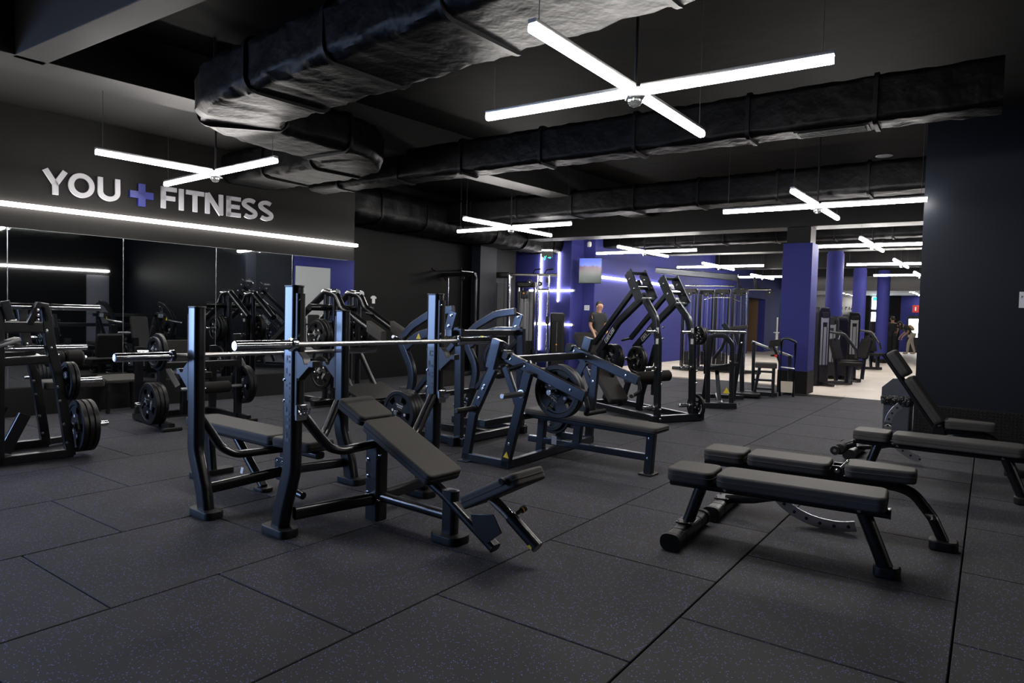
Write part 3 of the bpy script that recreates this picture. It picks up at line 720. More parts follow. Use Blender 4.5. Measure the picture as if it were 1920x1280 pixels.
barbell(q, 37.5, 1.005, 'chrome olympic barbell resting on the flat bench rack')

# ------------------------------------------------------------------ loose benches on the right
def base_bar(t, x, half=.28):
    b = MB().sweep([(x, -half, .052), (x, half, .052)], rrect(.105, .085, .036, 4)).build('base_bar', 'plastic', t)
    for s in (-1, 1):
        MB().sweep([(x, s*half, .052), (x, s*(half+.035), .052)], rrect(.118, .098, .042, 4)).build('bar_end', 'rubber_black', b)
        MB().sweep([(x, s*half*.55, .052), (x, s*half*.6, .052)], rrect(.108, .088, .037, 4)).build('joint_ring', 'rubber_black', b)
    pl_ = MB().box((x, 0, .098), (.10, .13, .012), .003).build('clamp_plate', 'paint', t)
    for dx in (-.035, .035):
        for dy in (-.05, .05): bolt(pl_, (x+dx, dy, .103), (0, 0, 1), .6)
def boot(t, x, sx=.13, sy=.11): return MB().slab(rro(sx, sy, .04, 5), .06, .012, Matrix.Translation((x, 0, 0)), 3).build('foot', 'rubber_black', t)
def flat_bench(fr, lab, wheels=False):
    t = thing('flat_bench', lab, 'bench', fr.o, fr.az, 'exercise benches on the open floor')
    rl = MB().sweep([(-.13, 0, .335), (1.04, 0, .335)], rrect(.085, .05, .024, 4)).build('rail', 'paint', t)
    MB().sweep([(1.04, 0, .335), (1.047, 0, .335)], rrect(.088, .053, .025, 4)).build('rail_cap', 'plastic', rl)
    cushion(t, 'head_pad', (-.125, 0, .44), (.145, 0, .44), .29, .08, (0, 0, 1), r=.05)
    cushion(t, 'bench_pad', (.165, 0, .44), (1.03, 0, .44), .29, .08, (0, 0, 1), r=.05)
    MB().tube([(.05, 0, .32), (-.02, 0, .10)], .036, 16).build('head_leg', 'paint', t)
    base_bar(t, -.03)
    MB().tube([(.92, 0, .32), (1.035, 0, .04)], .038, 16).build('foot_leg', 'paint', t)
    boot(t, 1.04)
    for x in (.2, .9): bolt(t, (x, -.045, .335), (0, -1, 0), .6)
    if wheels:
        MB().tube([(-.12, 0, .31), (-.2, 0, .27)], .03, 12).build('roller_arm', 'paint', t)
        MB().cyl((-.215, -.15, .262), (-.215, .15, .262), .045, 18, .012).build('foam_roller', 'foam', t)
        for s in (-1, 1):
            wv = MB().cyl((-.235, s*.19, .262), (-.235, s*.225, .262), .038, 18).build('wheel', 'rubber_black', t); MB().cyl((-.235, s*.225, .262), (-.235, s*.23, .262), .014, 10).build('wheel_hub', 'steel', wv)
    return t
flat_bench(Fr((1.12, 4.03), 121.5), 'black padded flat bench nearest the camera on the right')
flat_bench(Fr((3.05, 5.62), 126.5), 'black padded flat bench cut by the right edge of the photo', True)
def adjustable_bench(fr, lab, back_ang, bl=.80):
    t = thing('adjustable_bench', lab, 'bench', fr.o, fr.az, 'exercise benches on the open floor')
    hx, hz = .70, .36; a = math.radians(back_ang); d = Vector((-math.cos(a), 0, math.sin(a))); n = Vector((math.sin(a), 0, math.cos(a)))
    h = Vector((hx, 0, hz))
    rl = MB().sweep([h-n*.02, h+d*.83-n*.02], rrect(.085, .05, .024, 4), up=n).build('back_rail', 'paint', t)
    cushion(t, 'back_pad', h+n*.085+d*.03, h+n*.085+d*.53, .28, .08, n, r=.05)
    cushion(t, 'head_pad', h+n*.085+d*.55, h+n*.085+d*.82, .28, .08, n, r=.05)
    cushion(t, 'seat_pad', (hx+.055, 0, .455), (hx+.44, 0, .455), .28, .08, (-.04, 0, 1), r=.05, taper=.6)
    MB().rect([(hx+.02, 0, .345), (hx+.34, 0, .355)], .06, .05, .015, n=3).build('seat_rail', 'paint', t)
    br = MB().slab([(-.07, -.1), (.07, -.1), (.035, .07), (-.02, .07)], .012, .002, Mx((hx, -.05, hz), (1, 0, 0), (0, -1, 0))).build('hinge_bracket', 'paint', t)
    MB().slab([(-.07, -.1), (.07, -.1), (.035, .07), (-.02, .07)], .012, .002, Mx((hx, .062, hz), (1, 0, 0), (0, -1, 0))).build('hinge_bracket', 'paint', t)
    for s in (-1, 1): bolt(br, (hx+.01, s*.064, hz+.04), (0, s, 0), 1.1)
    pin = MB().cyl((hx+.03, -.075, hz+.06), (hx+.075, -.075, hz+.115), .009, 10).build('pop_pin', 'chrome', t)
    MB().sweep([(.02, 0, .09), (.2, 0, .12), (hx, 0, .27), (hx+.3, 0, .345), (hx+.42, 0, .32), (hx+.53, 0, .18), (hx+.59, 0, .05)], rrect(.065, .06, .024, 3), up=(0, 0, 1), fil=.22, nf=7).build('frame_tube', 'paint', t)
    base_bar(t, .0); boot(t, hx+.59, .15, .13)
    hd = MB().tube([(hx+.50, -.03, .2), (hx+.53, -.1, .21), (hx+.53, -.12, .19)], .012, 10, fil=.03).build('tow_handle', 'plastic', t)
    # curved adjustment ladder hanging below the back rail
    mb = MB(); arcp = [Vector((hx-.02+.40*math.cos(math.radians(q)), 0, hz-.02+.31*math.sin(math.radians(q)))) for q in range(195-int(back_ang), 292-int(back_ang*.6), 6)]
    ladder = mb.sweep(arcp, rrect(.012, .065, .003, 2), up=(0, 0, 1)).build('ladder_arc', 'steel', t)
    for q in arcp[1::2]: MB().lathe(q+Vector((0, -.007, 0)), (0, -1, 0), [(.011, 0), (.011, .002), (.0, .002)], 10).build('ladder_hole', 'print_dark', ladder)
    return t
adjustable_bench(Fr((1.50, 4.62), 122), 'black adjustable bench lying flat behind the nearest flat bench', 0)
adjustable_bench(Fr((3.50, 6.74), 127), 'black adjustable bench with its back raised steeply by the dark wall', 56)
# ================================================================== plate-loaded machines
def bar(t, name, pts, w_=.05, h_=.09, r=.008, m='gunmetal', up=(0, 1, 0), fil=.0, n=2):
    """flat-oval or box tube in a side plane: w_ across (local y), h_ in the plane"""
    return MB().sweep(pts, rrect(h_, w_, r, n), up=up, fil=fil, nf=6).build(name, m, t)
def sh(pts, y): return [Vector((p.x, y, p.z)) for p in pts]
def dx(p, x=0, y=0, z=0): return Vector((p.x+x, p.y+y, p.z+z))
# ------------------------------------------------------------------ lever bench press in the middle
F3 = Fr((1.19, 5.66), 127); A = F3.t
t = thing('lever_bench_press', 'plate-loaded lever bench press with a long flat pad in the middle of the floor', 'machine', F3.o, F3.az)
YN, YF = -.68, .86
fu = A([(947, 872), (991, 698)], YN); ru = A([(874, 858), (888, 775), (926, 690)], YN)
fl_ = [Vector((p.x, YN, p.z)) for p in fu]; rl_ = [Vector((p.x, YN, p.z)) for p in ru]
for y, nm in ((YN, 'near'), (YF, 'far')):
    s = -1 if y < 0 else 1
    lean = 0 if y < 0 else .0
    f_ = sh(fu, y); r_ = sh(ru, y)
    if y > 0: f_ = [Vector((f_[0].x-.08, y, .02)), Vector((f_[0].x-.02, y, f_[1].z+.02))]
    else: f_[0].z = .02
    r_[0].z = .02
    u1 = bar(t, 'front_upright', f_, .05, .085); u2 = bar(t, 'rear_upright', r_, .05, .085, fil=.12)
    mid = f_[0].lerp(f_[1], .62); bar(t, 'v_strut', [mid, Vector((mid.x-.16, y, f_[1].z+.03))], .04, .06)
    bar(t, 'base_rail', [Vector((r_[0].x-.02, y, .045)), Vector((f_[0].x+.05, y, .045))], .05, .07)
    MB().box((r_[0].x, y, .006), (.12, .12, .012), .003).build('foot_plate', 'gunmetal', t)
    for k in (.25, .75): bolt(u1, f_[0].lerp(f_[1], k)+Vector((0, -.026, 0)), (0, -1, 0), .8)
    for k in (.35, .55, .62): bolt(u2, r_[1].lerp(r_[2], k)+Vector((0, -.026, 0)), (0, -1, 0), .9)
    if y < 0:
        peg(t, f_[0].lerp(f_[1], .78)+Vector((0, -.025, 0)), (0, -1, 0), .27, .024, 'steel')
        peg(t, r_[1]+(r_[2]-r_[1])*.12+Vector((0, -.025, 0)), (0, -1, 0), .24, .024, 'plastic')
        sticker(u1, f_[0].lerp(f_[1], .13)+Vector((0, -.026, 0)), (0, -1, 0), (.1, 0, 1), .03)
    # pivot bracket and lever arm
    pv = Vector((r_[2].x+.0, y, r_[2].z)); bar(t, 'pivot_plate', [dx(pv, -.03, 0, .0), dx(pv, .04, 0, .25)], .06, .10)
    a0, a1 = dx(pv, .06, s*-.06, .17), None
    top = f_[1]; a1 = Vector((top.x+.52, y-s*.06, top.z-.16)); a0 = Vector((top.x-.32, y-s*.06, top.z+.13))
    arm = bar(t, 'lever_arm', [a0, a1], .055, .09)
    MB().cyl(dx(a0, .05, -.05), dx(a0, .05, .05), .04, 16).build('pivot_bearing', 'plastic', arm)
    for k in (.12, .3, .85): bolt(arm, a0.lerp(a1, k)+Vector((0, -.028, 0)), (0, -1, 0), .7)
    MB().tube([a1, dx(a1, .03, 0, -.10), dx(a1, -.03, -s*.05, -.15), dx(a1, .05, -s*.24, -.13)], .019, 12, fil=.05).build('handle', 'rubber_black', arm)
    MB().tube([dx(a0, .3, 0, -.05), Vector((r_[2].x+.1, y, r_[2].z-.02))], .02, 10).build('stop_link', 'gunmetal', t)
MB().rect([(rl_[2].x-.02, YN, .92), (rl_[2].x-.02, YF, .92)], .07, .07, .01).build('top_crossbar', 'gunmetal', t)
MB().rect([(fl_[0].x+.02, YN, .045), (fl_[0].x-.06, YF, .045)], .06, .07, .01).build('base_crossbar', 'gunmetal', t)
MB().rect([(rl_[1].x+.1, YN, .36), (rl_[1].x+.1, YF, .36)], .06, .06, .01).build('mid_crossbar', 'gunmetal', t)
pt = A([(1003, 757), (1250, 802)], .0)
cushion(t, 'bench_pad', (-1.22, 0, .455), (.12, 0, .425), .30, .055, (0, 0, 1))
MB().rect([(-1.30, 0, .375), (.02, 0, .345)], .06, .05, .008).build('pad_rail', 'gunmetal', t)
el = MB().rect([(.0, 0, .01), (.02, 0, .35)], .06, .075, .008, up=(1, 0, 0)).build('end_leg', 'gunmetal', t)
MB().box((.0, 0, .008), (.12, .16, .016), .004).build('foot_plate', 'rubber_black', t); bolt(el, (.0, -.031, .14), (0, -1, 0), .6); bolt(el, (.01, -.031, .31), (0, -1, 0), .6)
MB().rect([(-1.25, 0, .15), (-.02, 0, .145)], .05, .06, .008).build('lower_rail', 'gunmetal', t)
MB().rect([(-.72, 0, .15), (-.70, 0, .36)], .055, .08, .008, up=(1, 0, 0)).build('mid_post', 'gunmetal', t)
MB().rect([(-1.12, 0, .02), (-1.10, 0, .36)], .055, .08, .008, up=(1, 0, 0)).build('head_post', 'gunmetal', t)
sticker(t, (-.95, -.026, .17), (0, -1, 0), (0, 0, 1), .04, 'label')
sticker(t, (f_[0].x-.05, YF-.026, .38), (0, -1, 0), (0, 0, 1), .04, 'label')
plates(F3, (fl_[1].x+.22, YN+.10, .70), (0, 1, 0), ['20', '20'], 'the near arm of the lever bench press', .6)
MB().cyl((fl_[1].x+.22, YN-.02, .70), (fl_[1].x+.22, YN+.26, .70), .025, 14).build('plate_peg', 'chrome', t)
plates(F3, (rl_[1].x+.28, YF-.30, .36), (0, -1, 0), ['10'], 'the far lower peg of the lever bench press', .2)
plates(F3, (rl_[1].x+.08, YF-.34, .32), (0, -1, 0), ['15', '10'], 'the inner storage peg of the lever bench press', .9)
for x, z, in ((rl_[1].x+.28, .36), (rl_[1].x+.08, .32)): MB().cyl((x, YF, z), (x, YF-.44, z), .024, 12).build('plate_peg', 'steel', t)

# ------------------------------------------------------------------ tall high row machine
F4 = Fr((1.85, 8.52), -27); A = F4.t
t = thing('high_row_machine', 'tall plate-loaded high row machine with two bent blue-sheen arms', 'machine', F4.o, F4.az)
L0 = A([(1232, 788), (1234, 640), (1229, 595), (1207, 557), (1160, 603), (1122, 662)], 0); L0[0].z = .01
RA = A([(1297, 786), (1299, 640), (1291, 597), (1269, 566), (1228, 608), (1190, 652)], -.6); RA[0].z = .01
for pth, y, nm in ((L0, 0, 'left'), (RA, -.6, 'right')):
    post = bar(t, 'bent_post', pth[:4], .06, .095, .015, fil=.22)
    top = pth[3]
    arm = bar(t, 'sloping_arm', [dx(top, -.03, 0, .02)]+pth[4:], .06, .10, .015, fil=.3)
    for k, z in enumerate((1.22, 1.08, .66, .5, .18, .06)): bolt(post, Vector((pth[0].x-.055, y-.0, z)), (-1, 0, 0), .9)
    for z in (1.16, .70, .2):
        q = Vector((pth[1].x, y+.03, z)); peg(t, q, (0, 1, 0), .17, .024, 'chrome')
    # box bracket with two side plates carrying the lever pivots
    for dy in (-.12, .12):
        pl_ = bar(t, 'bracket_plate', [dx(top, .20, dy, .33), dx(top, -.07, dy, -.04)], .014, .15, .003)
        for k in (.25, .6): bolt(pl_, dx(top, .20-.27*k, dy+.008, .33-.37*k), (0, 1, 0), 1.1)
    MB().rect([dx(top, .20, -.12, .32), dx(top, .20, .12, .32)], .06, .04, .005).build('bracket_bar', 'gunmetal', t)
    MB().cyl(dx(top, .06, -.1, .13), dx(top, .06, .1, .13), .035, 16).build('pivot_bearing', 'chrome', t)
    MB().rect([dx(top, -.05, -.12, -.02), dx(top, -.05, .12, -.02)], .06, .03, .005).build('bracket_foot', 'steel', t)
    lv = bar(t, 'lever', [dx(top, .10, -.0, .2), Vector((pth[5].x+.1, y, pth[5].z+.14))], .05, .07, .008)
    MB().tube([Vector((pth[5].x+.1, y, pth[5].z+.14)), Vector((pth[5].x+.32, y, pth[5].z+.1)), Vector((pth[5].x+.42, y-.12, pth[5].z+.1))], .018, 10, fil=.05).build('handle', 'rubber_black', lv)
    pv = pth[5]
    rear = bar(t, 'rear_leg', [dx(pv, -.12, 0, .05), dx(pv, -.10, 0, -.28), Vector((pv.x+.12, y, .38)), Vector((pv.x+.28, y, .02))], .055, .09, .012, fil=.2)
    bar(t, 'inner_leg', [Vector((pv.x-.42, y-.05, pv.z+.06)), Vector((pv.x-.12, y-.05, .15))], .05, .075, .01)
    MB().rect([Vector((pth[0].x, y, .05)), Vector((pv.x+.33, y, .05))], .06, .08, .01).build('base_rail', 'gunmetal', t)
    bolt(rear, Vector((pv.x+.2, y+.03, .2)), (0, 1, 0), .8); sticker(post, Vector((pth[1].x-.02, y+.031, 1.18)), (0, 1, 0), (0, 0, 1), .035, 'label'); sticker(post, Vector((pth[1].x-.02, y+.031, 1.04)), (0, 1, 0), (0, 0, 1), .035, 'label')
    name_plate(arm, Mx(pth[5].lerp(pth[4], .45)+Vector((0, .031, -.03)), pth[4]-pth[5], (0, 1, 0)) @ Matrix.Rotation(math.pi, 4, 'Z') @ Matrix.Translation((-.26, -.03, 0)), .26, .06)
MB().rect([(L0[0].x, .1, .05), (L0[0].x, -.75, .05)], .08, .09, .01).build('front_base', 'gunmetal', t)
MB().rect([(L0[5].x+.3, .1, .05), (L0[5].x+.3, -.7, .05)], .08, .08, .01).build('rear_base', 'gunmetal', t)
cp = A([(1090, 622), (1160, 748)], .05)
cushion(t, 'chest_pad', (cp[0].x, .02, cp[0].z), (cp[1].x, .02, cp[1].z), .30, .09, (.4, 0, .9))
MB().rect([(cp[0].x-.1, .02, cp[0].z-.2), (cp[1].x, .02, cp[1].z-.08)], .06, .05, .008).build('chest_pad_rail', 'gunmetal', t)
MB().rect([(cp[1].x+.0, -.3, .05), (cp[1].x-.05, -.3, .45)], .07, .09, .01, up=(1, 0, 0)).build('seat_post', 'gunmetal', t)
cushion(t, 'seat_pad', (cp[1].x-.25, -.3, .50), (cp[1].x+.15, -.3, .50), .36, .07, (0, 0, 1))
MB().cyl((cp[1].x-.32, -.55, .56), (cp[1].x-.32, .0, .54), .075, 20, .02).build('thigh_roller', 'foam', t)
MB().rect([(cp[1].x-.32, -.28, .3), (cp[1].x-.32, -.28, .56)], .05, .05, .01, up=(1, 0, 0)).build('roller_post', 'gunmetal', t)
plates(F4, (RA[1].x-.02, -.66, .18), (0, -1, 0), ['10'], 'the lowest peg of the high row machine', .3)
plates(F4, (RA[1].x-.02, -.66, 1.12), (0, -1, 0), ['5', '5'], 'the top peg of the high row machine', .3)
for z in (.18, 1.12): MB().cyl((RA[1].x-.02, -.63, z), (RA[1].x-.02, -.78, z), .022, 12).build('plate_peg', 'chrome', t)
plates(F4, (L0[5].x-.20, -.06, .75), (0, -1, 0), ['15', '15', '15'], 'the left lever of the high row machine', .3)
plates(F4, (RA[5].x-.20, -.54, .72), (0, 1, 0), ['15', '15'], 'the right lever of the high row machine', .8)
for y, s in ((0, -1), (-.6, 1)): MB().cyl((L0[5].x-.20, y, .735), (L0[5].x-.20, y+s*.26, .735), .024, 12).build('plate_peg', 'chrome', t)

# ------------------------------------------------------------------ chest press behind the incline rack
F9 = Fr((-.96, 7.68), 127); A = F9.t
t = thing('chest_press_machine', 'plate-loaded chest press with curved arms behind the incline bench rack', 'machine', F9.o, F9.az)
nu = A([(742, 800), (768, 742), (776, 700), (752, 638)], -.52); nu[0].z = .02
ar = A([(752, 636), (775, 610), (812, 586), (850, 580)], -.52); bm_ = A([(762, 650), (785, 630), (815, 621), (862, 622)], -.52)
for s in (-1, 1):
    y = s*.52
    u = bar(t, 'bent_upright', sh(nu, y), .06, .09, .012, fil=.3)
    for k in (.45, .7): bolt(u, dx(sh(nu, y)[0].lerp(sh(nu, y)[1], k), 0, -.031, 0), (0, -1, 0), 1.1)
    a_ = bar(t, 'curved_arm', sh(ar, y), .05, .085, .012, 'gunmetal', fil=.4)
    b_ = bar(t, 'top_beam', sh(bm_, y), .06, .10, .012, fil=.4); sticker(b_, dx(sh(bm_, y)[1], .03, -.031, -.0), (0, -1, 0), (0, 0, 1), .035)
    name_plate(b_, Mx(dx(sh(bm_, y)[2], -.02, -.031, -.035), (1, 0, 0), (0, -1, 0)), .2, .055)
    bk = sh(bm_, y)[3]; bar(t, 'rear_upright', [dx(bk, 0, 0, .03), Vector((bk.x+.02, y, .02))], .06, .09, .01)
    bar(t, 'diagonal_brace', [dx(bk, -.05, 0, -.1), Vector((nu[1].x+.05, y, .45))], .045, .06, .01)
    MB().rect([Vector((nu[0].x-.1, y, .045)), Vector((bk.x+.1, y, .045))], .06, .08, .01).build('base_rail', 'gunmetal', t)
    pv = sh(ar, y)[0]; MB().tube([dx(pv, 0, -.12, .03), dx(pv, -.02, -.02, 0), dx(pv, -.08, .1, -.02)], .018, 10, fil=.03).build('handle', 'steel', t)
    for dz in (0, .16): pass
    pl_ = bar(t, 'pivot_plate', [dx(bk, -.12, s*.04, .02), dx(bk, -.06, s*.04, .20)], .012, .10, .003)
    for k in (.2, .8): bolt(pl_, dx(bk, -.12+.06*k, s*.04-.008, .02+.18*k), (0, -1, 0), 1.0)
    peg(t, dx(sh(nu, y)[0].lerp(sh(nu, y)[1], .55), 0, -.03, 0), (0, -1, 0), .2, .024, 'chrome')
bk = bm_[3]
MB().rect([(bk.x-.05, -.62, 1.13), (bk.x-.05, .62, 1.13)], .06, .06, .008).build('top_crossbar', 'paint', t)
MB().rect([(bk.x, -.62, .05), (bk.x, .62, .05)], .07, .08, .01).build('base_crossbar', 'paint', t)
MB().rect([(nu[1].x, -.52, .42), (nu[1].x, .52, .42)], .06, .06, .01).build('mid_crossbar', 'paint', t)
cushion(t, 'seat_pad', (nu[1].x-.55, 0, .47), (nu[1].x-.1, 0, .47), .34, .07, (0, 0, 1))
cushion(t, 'back_pad', (nu[1].x-.02, 0, .52), (nu[1].x+.16, 0, 1.12), .30, .07, (-1, 0, .2))
MB().rect([(nu[1].x-.28, 0, .03), (nu[1].x-.28, 0, .41)], .07, .09, .01, up=(1, 0, 0)).build('seat_post', 'paint', t)
MB().rect([(nu[1].x-.5, 0, .05), (bk.x, 0, .05)], .06, .08, .01).build('centre_rail', 'paint', t)
plates(F9, (nu[1].x+.12, -.80, .30), (0, 1, 0), ['20', '20', '20', '20'], 'the near side of the chest press', .2)
MB().cyl((nu[1].x+.12, -.84, .30), (nu[1].x+.12, -.5, .30), .025, 14).build('plate_peg', 'chrome', t)
plates(F9, (nu[1].x+.3, .60, .80), (0, 1, 0), ['20'], 'the far side of the chest press', .2)
MB().cyl((nu[1].x+.3, .5, .80), (nu[1].x+.3, .7, .80), .025, 14).build('plate_peg', 'chrome', t)
# ------------------------------------------------------------------ rack at the left edge
F6 = Fr((-3.78, 5.71), 39); A = F6.t
t = thing('plate_rack_machine', 'black plate-loaded leg machine cut by the left edge of the photo', 'machine', F6.o, F6.az)
lp = A([(132, 852), (112, 720), (92, 640), (84, 575)], 0); lp[0].z = .02
for y in (0, .62):
    u = bar(t, 'leaning_post', sh(lp, y), .06, .075, .01, 'paint'); bar(t, 'front_post', [Vector((-.49, y, .02)), Vector((-.485, y, 1.28))], .06, .07, .01, 'paint')
    bar(t, 'base_rail', [Vector((-1.25, y, .045)), Vector((.03, y, .045))], .06, .075, .01, 'paint')
    bar(t, 'mid_rail', [Vector((-.5, y, .84)), Vector((-.07, y, .86))], .05, .07, .01, 'paint')
    bar(t, 'upper_rail', [Vector((-1.2, y, 1.12)), Vector((-.13, y, 1.12))], .05, .09, .01, 'paint')
    bar(t, 'brace', [Vector((-.30, y+.06, .40)), Vector((-.44, y+.06, .10))], .05, .09, .01, 'paint')
    for z in (.14, .30, .50, .62, .95): bolt(u, Vector((lp[0].x+(lp[3].x-lp[0].x)*z/1.3-.015, y-.031, z)), (0, -1, 0), .7)
    bolt(t, (-.17, y-.028, 1.09), (0, -1, 0), .9)
for z, Ln, r in ((1.29, .40, .026), (.945, .30, .024)):
    MB().lathe((-.60, .03, z), (1, 0, 0), [(r, 0), (r, .45+Ln-.004), (r-.005, .45+Ln)], 18).build('storage_bar', 'chrome', t)
pk = bar(t, 'pivot_bracket', [Vector((-.29, -.03, 1.15)), Vector((-.23, -.03, 1.31)), Vector((-.18, -.03, 1.30)), Vector((-.15, -.03, 1.18))], .05, .05, .008, 'paint')
for k in range(3): bolt(pk, (-.24, -.062, 1.18+.04*k), (0, -1, 0), .8)
bar(t, 'link_plate', [Vector((-.42, -.05, 1.18)), Vector((-.46, -.05, 1.33))], .03, .06, .005, 'gunmetal')
bar(t, 'foot_lever', [Vector((-.60, -.08, .95)), Vector((-.38, -.08, 1.03))], .16, .03, .006, 'steel')
peg(t, (-.03, .03, .66), (1, 0, 0), .30, .024); peg(t, (.02, .03, .265), (1, 0, 0), .30, .024)
plates(F6, (-.02, .03, .66), (1, 0, 0), ['10', '10'], 'the upper peg at the left edge', .4)
plates(F6, (.055, .03, .265), (1, 0, 0), ['20', '20', '20'], 'the lower peg at the left edge', 1.2)
for i in (0, 1): MB().cyl((-.02+.16*i, .55, .82), (.13+.16*i, .55, .82), .075, 20, .02).build('roller_pad', 'foam', t)
MB().cyl((-.1, .55, .82), (.32, .55, .82), .02, 10).build('roller_axle', 'steel', t)
MB().rect([(-.07, .62, .84), (-.05, .55, .82)], .05, .05, .01).build('roller_arm', 'paint', t)
cushion(t, 'seat_pad', (.0, .75, .60), (.5, .75, .60), .34, .07, (0, 0, 1)); MB().rect([(.25, .75, .02), (.25, .75, .54)], .07, .09, .01, up=(1, 0, 0)).build('seat_post', 'paint', t)
MB().rect([(-.05, .62, .05), (.4, .75, .05)], .06, .06, .01).build('seat_base', 'paint', t)
# ------------------------------------------------------------------ leg extension by the mirror
F7 = Fr((-3.62, 7.42), 39); A = F7.t
t = thing('seated_leg_machine', 'black plate-loaded seated machine standing before the mirrors behind the flat bench', 'machine', F7.o, F7.az)
for x in (-.25, .62):
    bar(t, 'side_post', [Vector((x, 0, .02)), Vector((x, 0, .78)), Vector((x-.02, 0, 1.02))], .06, .08, .01, 'paint'); bar(t, 'rear_post', [Vector((x+.05, .7, .02)), Vector((x+.03, .65, .85))], .06, .08, .01, 'paint')
    MB().rect([(x, -.25, .045), (x+.03, .75, .045)], .06, .07, .01).build('base_rail', 'paint', t); MB().box((x, -.25, .02), (.2, .07, .04), .008).build('foot', 'rubber_black', t)
    bar(t, 'crank_plate', [Vector((x-.02, -.02, .78)), Vector((x+.16, -.02, .45))], .02, .06, .005, 'steel')
MB().rect([(-.25, 0, .68), (.62, 0, .68)], .07, .07, .01).build('cross_tube', 'paint', t)
MB().rect([(-.25, .7, .045), (.66, .7, .045)], .07, .07, .01).build('rear_base', 'paint', t)
cushion(t, 'seat_pad', (.25, .25, .56), (.25, .68, .56), .40, .08, (0, 0, 1), 'foam'); cushion(t, 'back_pad', (.25, .72, .60), (.25, .80, .92), .34, .08, (0, -1, .25), 'foam')
MB().rect([(.25, .55, .05), (.25, .55, .49)], .08, .08, .01, up=(1, 0, 0)).build('seat_post', 'paint', t)
MB().cyl((.04, -.12, .42), (.46, -.12, .42), .065, 18, .02).build('shin_roller', 'foam', t); MB().cyl((-.1, -.12, .42), (.6, -.12, .42), .02, 10).build('roller_axle', 'steel', t)
hd = MB().tube([(.5, .5, .45), (.5, .62, .72), (.5, .7, .78)], .016, 10, fil=.05).build('hand_grip', 'rubber_black', t)
peg(t, (-.27, -.02, .28), (-1, 0, 0), .26, .024); peg(t, (-.27, -.02, .83), (-1, 0, 0), .24, .024); peg(t, (.64, -.02, .42), (1, 0, 0), .2, .024); peg(t, (.64, -.02, .9), (1, 0, 0), .2, .024)
plates(F7, (-.275, -.02, .28), (-1, 0, 0), ['20', '20', '20'], 'the low left peg of the mirror-side machine', .7)
plates(F7, (-.275, -.02, .83), (-1, 0, 0), ['15', '10'], 'the high left peg of the mirror-side machine', .2)
plates(F7, (.645, -.02, .42), (1, 0, 0), ['20', '20'], 'the low right peg of the mirror-side machine', .1)
# ------------------------------------------------------------------ lever squat machine near the wall corner
F8 = Fr((-2.54, 9.35), 127); A = F8.t
t = thing('lever_squat_machine', 'black lever squat machine with twin posts and long bent arms by the wall corner', 'machine', F8.o, F8.az)
for y in (-.0, .42):
    for x in (-.09, .09): bar(t, 'twin_post', [Vector((x, y, .04)), Vector((x, y, 1.62))], .075, .075, .03, 'paint', n=3)
    MB().rect([(-.1, y, 1.15), (.1, y, 1.15)], .05, .03, .005).build('post_tie', 'paint', t)
    MB().cyl((-.16, y, 1.57), (.16, y, 1.57), .045, 18).build('pivot_bearing', 'chrome', t)
    arm = MB().tube([(-.75, y, 1.18), (-.1, y, 1.58), (.12, y, 1.55), (.25, y, 1.36), (.85, y, 1.08)], .05, 16, fil=.14).build('bent_arm', 'paint', t)
    sp_ = MB().slab([(0, 0), (.3, -.13), (.3, .02), (0, .15)], .10, .02, Mx((.80, y+.05, 1.05), (1, 0, 0), (0, -1, 0))).build('shoulder_pad', 'vinyl', arm)
    MB().tube([(.45, y, 1.27), (.47, y-.2, 1.30)], .016, 10).build('handle', 'rubber_black', arm)
    MB().rect([(-.6, y, .05), (.75, y, .05)], .08, .08, .02).build('base_tube', 'paint', t)
    MB().rect([(.12, y, .75), (.62, y, .07)], .05, .06, .01).build('diagonal_brace', 'paint', t)
MB().tube([(.0, -.35, 1.36), (.0, .75, 1.36)], .045, 16).build('cross_tube', 'paint', t)
for y in (-.2, .62): MB().tube([(-.1, y, .07), (.1, y, .07)], .05, 14).build('base_end', 'rubber_black', t)
MB().rect([(.1, -.35, .06), (.1, .75, .06)], .09, .08, .02).build('front_base', 'paint', t)
foot_ = MB().slab(rro(.5, .75, .02), .03, .004, Mx((.65, .21, .22), (.9, 0, -.3), (.3, 0, .9))).build('foot_platform', 'kick_rubber', t)
MB().rect([(.45, .21, .05), (.55, .21, .24)], .08, .08, .01, up=(1, 0, 0)).build('platform_post', 'paint', t)
plates(F8, (-.02, -.10, .98), (0, -1, 0), ['20', '20', '15'], 'the near peg of the lever squat machine', .3); peg(t, (-.02, -.05, .98), (0, -1, 0), .3, .024)
plates(F8, (-.02, .50, .98), (0, 1, 0), ['20', '20'], 'the far peg of the lever squat machine', .3); peg(t, (-.02, .46, .98), (0, 1, 0), .28, .024)
plates(F8, (-.02, -.10, .46), (0, -1, 0), ['20'], 'the lower near peg of the lever squat machine', .9); peg(t, (-.02, -.05, .46), (0, -1, 0), .2, .024)
# ------------------------------------------------------------------ step box by the mirror
q = P(232, 772); t = thing('step_box', 'low black step box with a grey top by the mirror wall', 'step', q, 39)
MB().slab(rro(.42, .36, .02), .03, .005, Mx((0, .1, .40), (1, 0, 0), (0, -.12, 1))).build('tread', 'vinyl', t)
for x in (-.17, .17):
    for y in (-.02, .22): MB().rect([(x*1.15, y-.02*(1 if y > 0 else -1)*-1, .0), (x, y, .41)], .04, .04, .006, up=(1, 0, 0)).build('leg', 'paint', t)
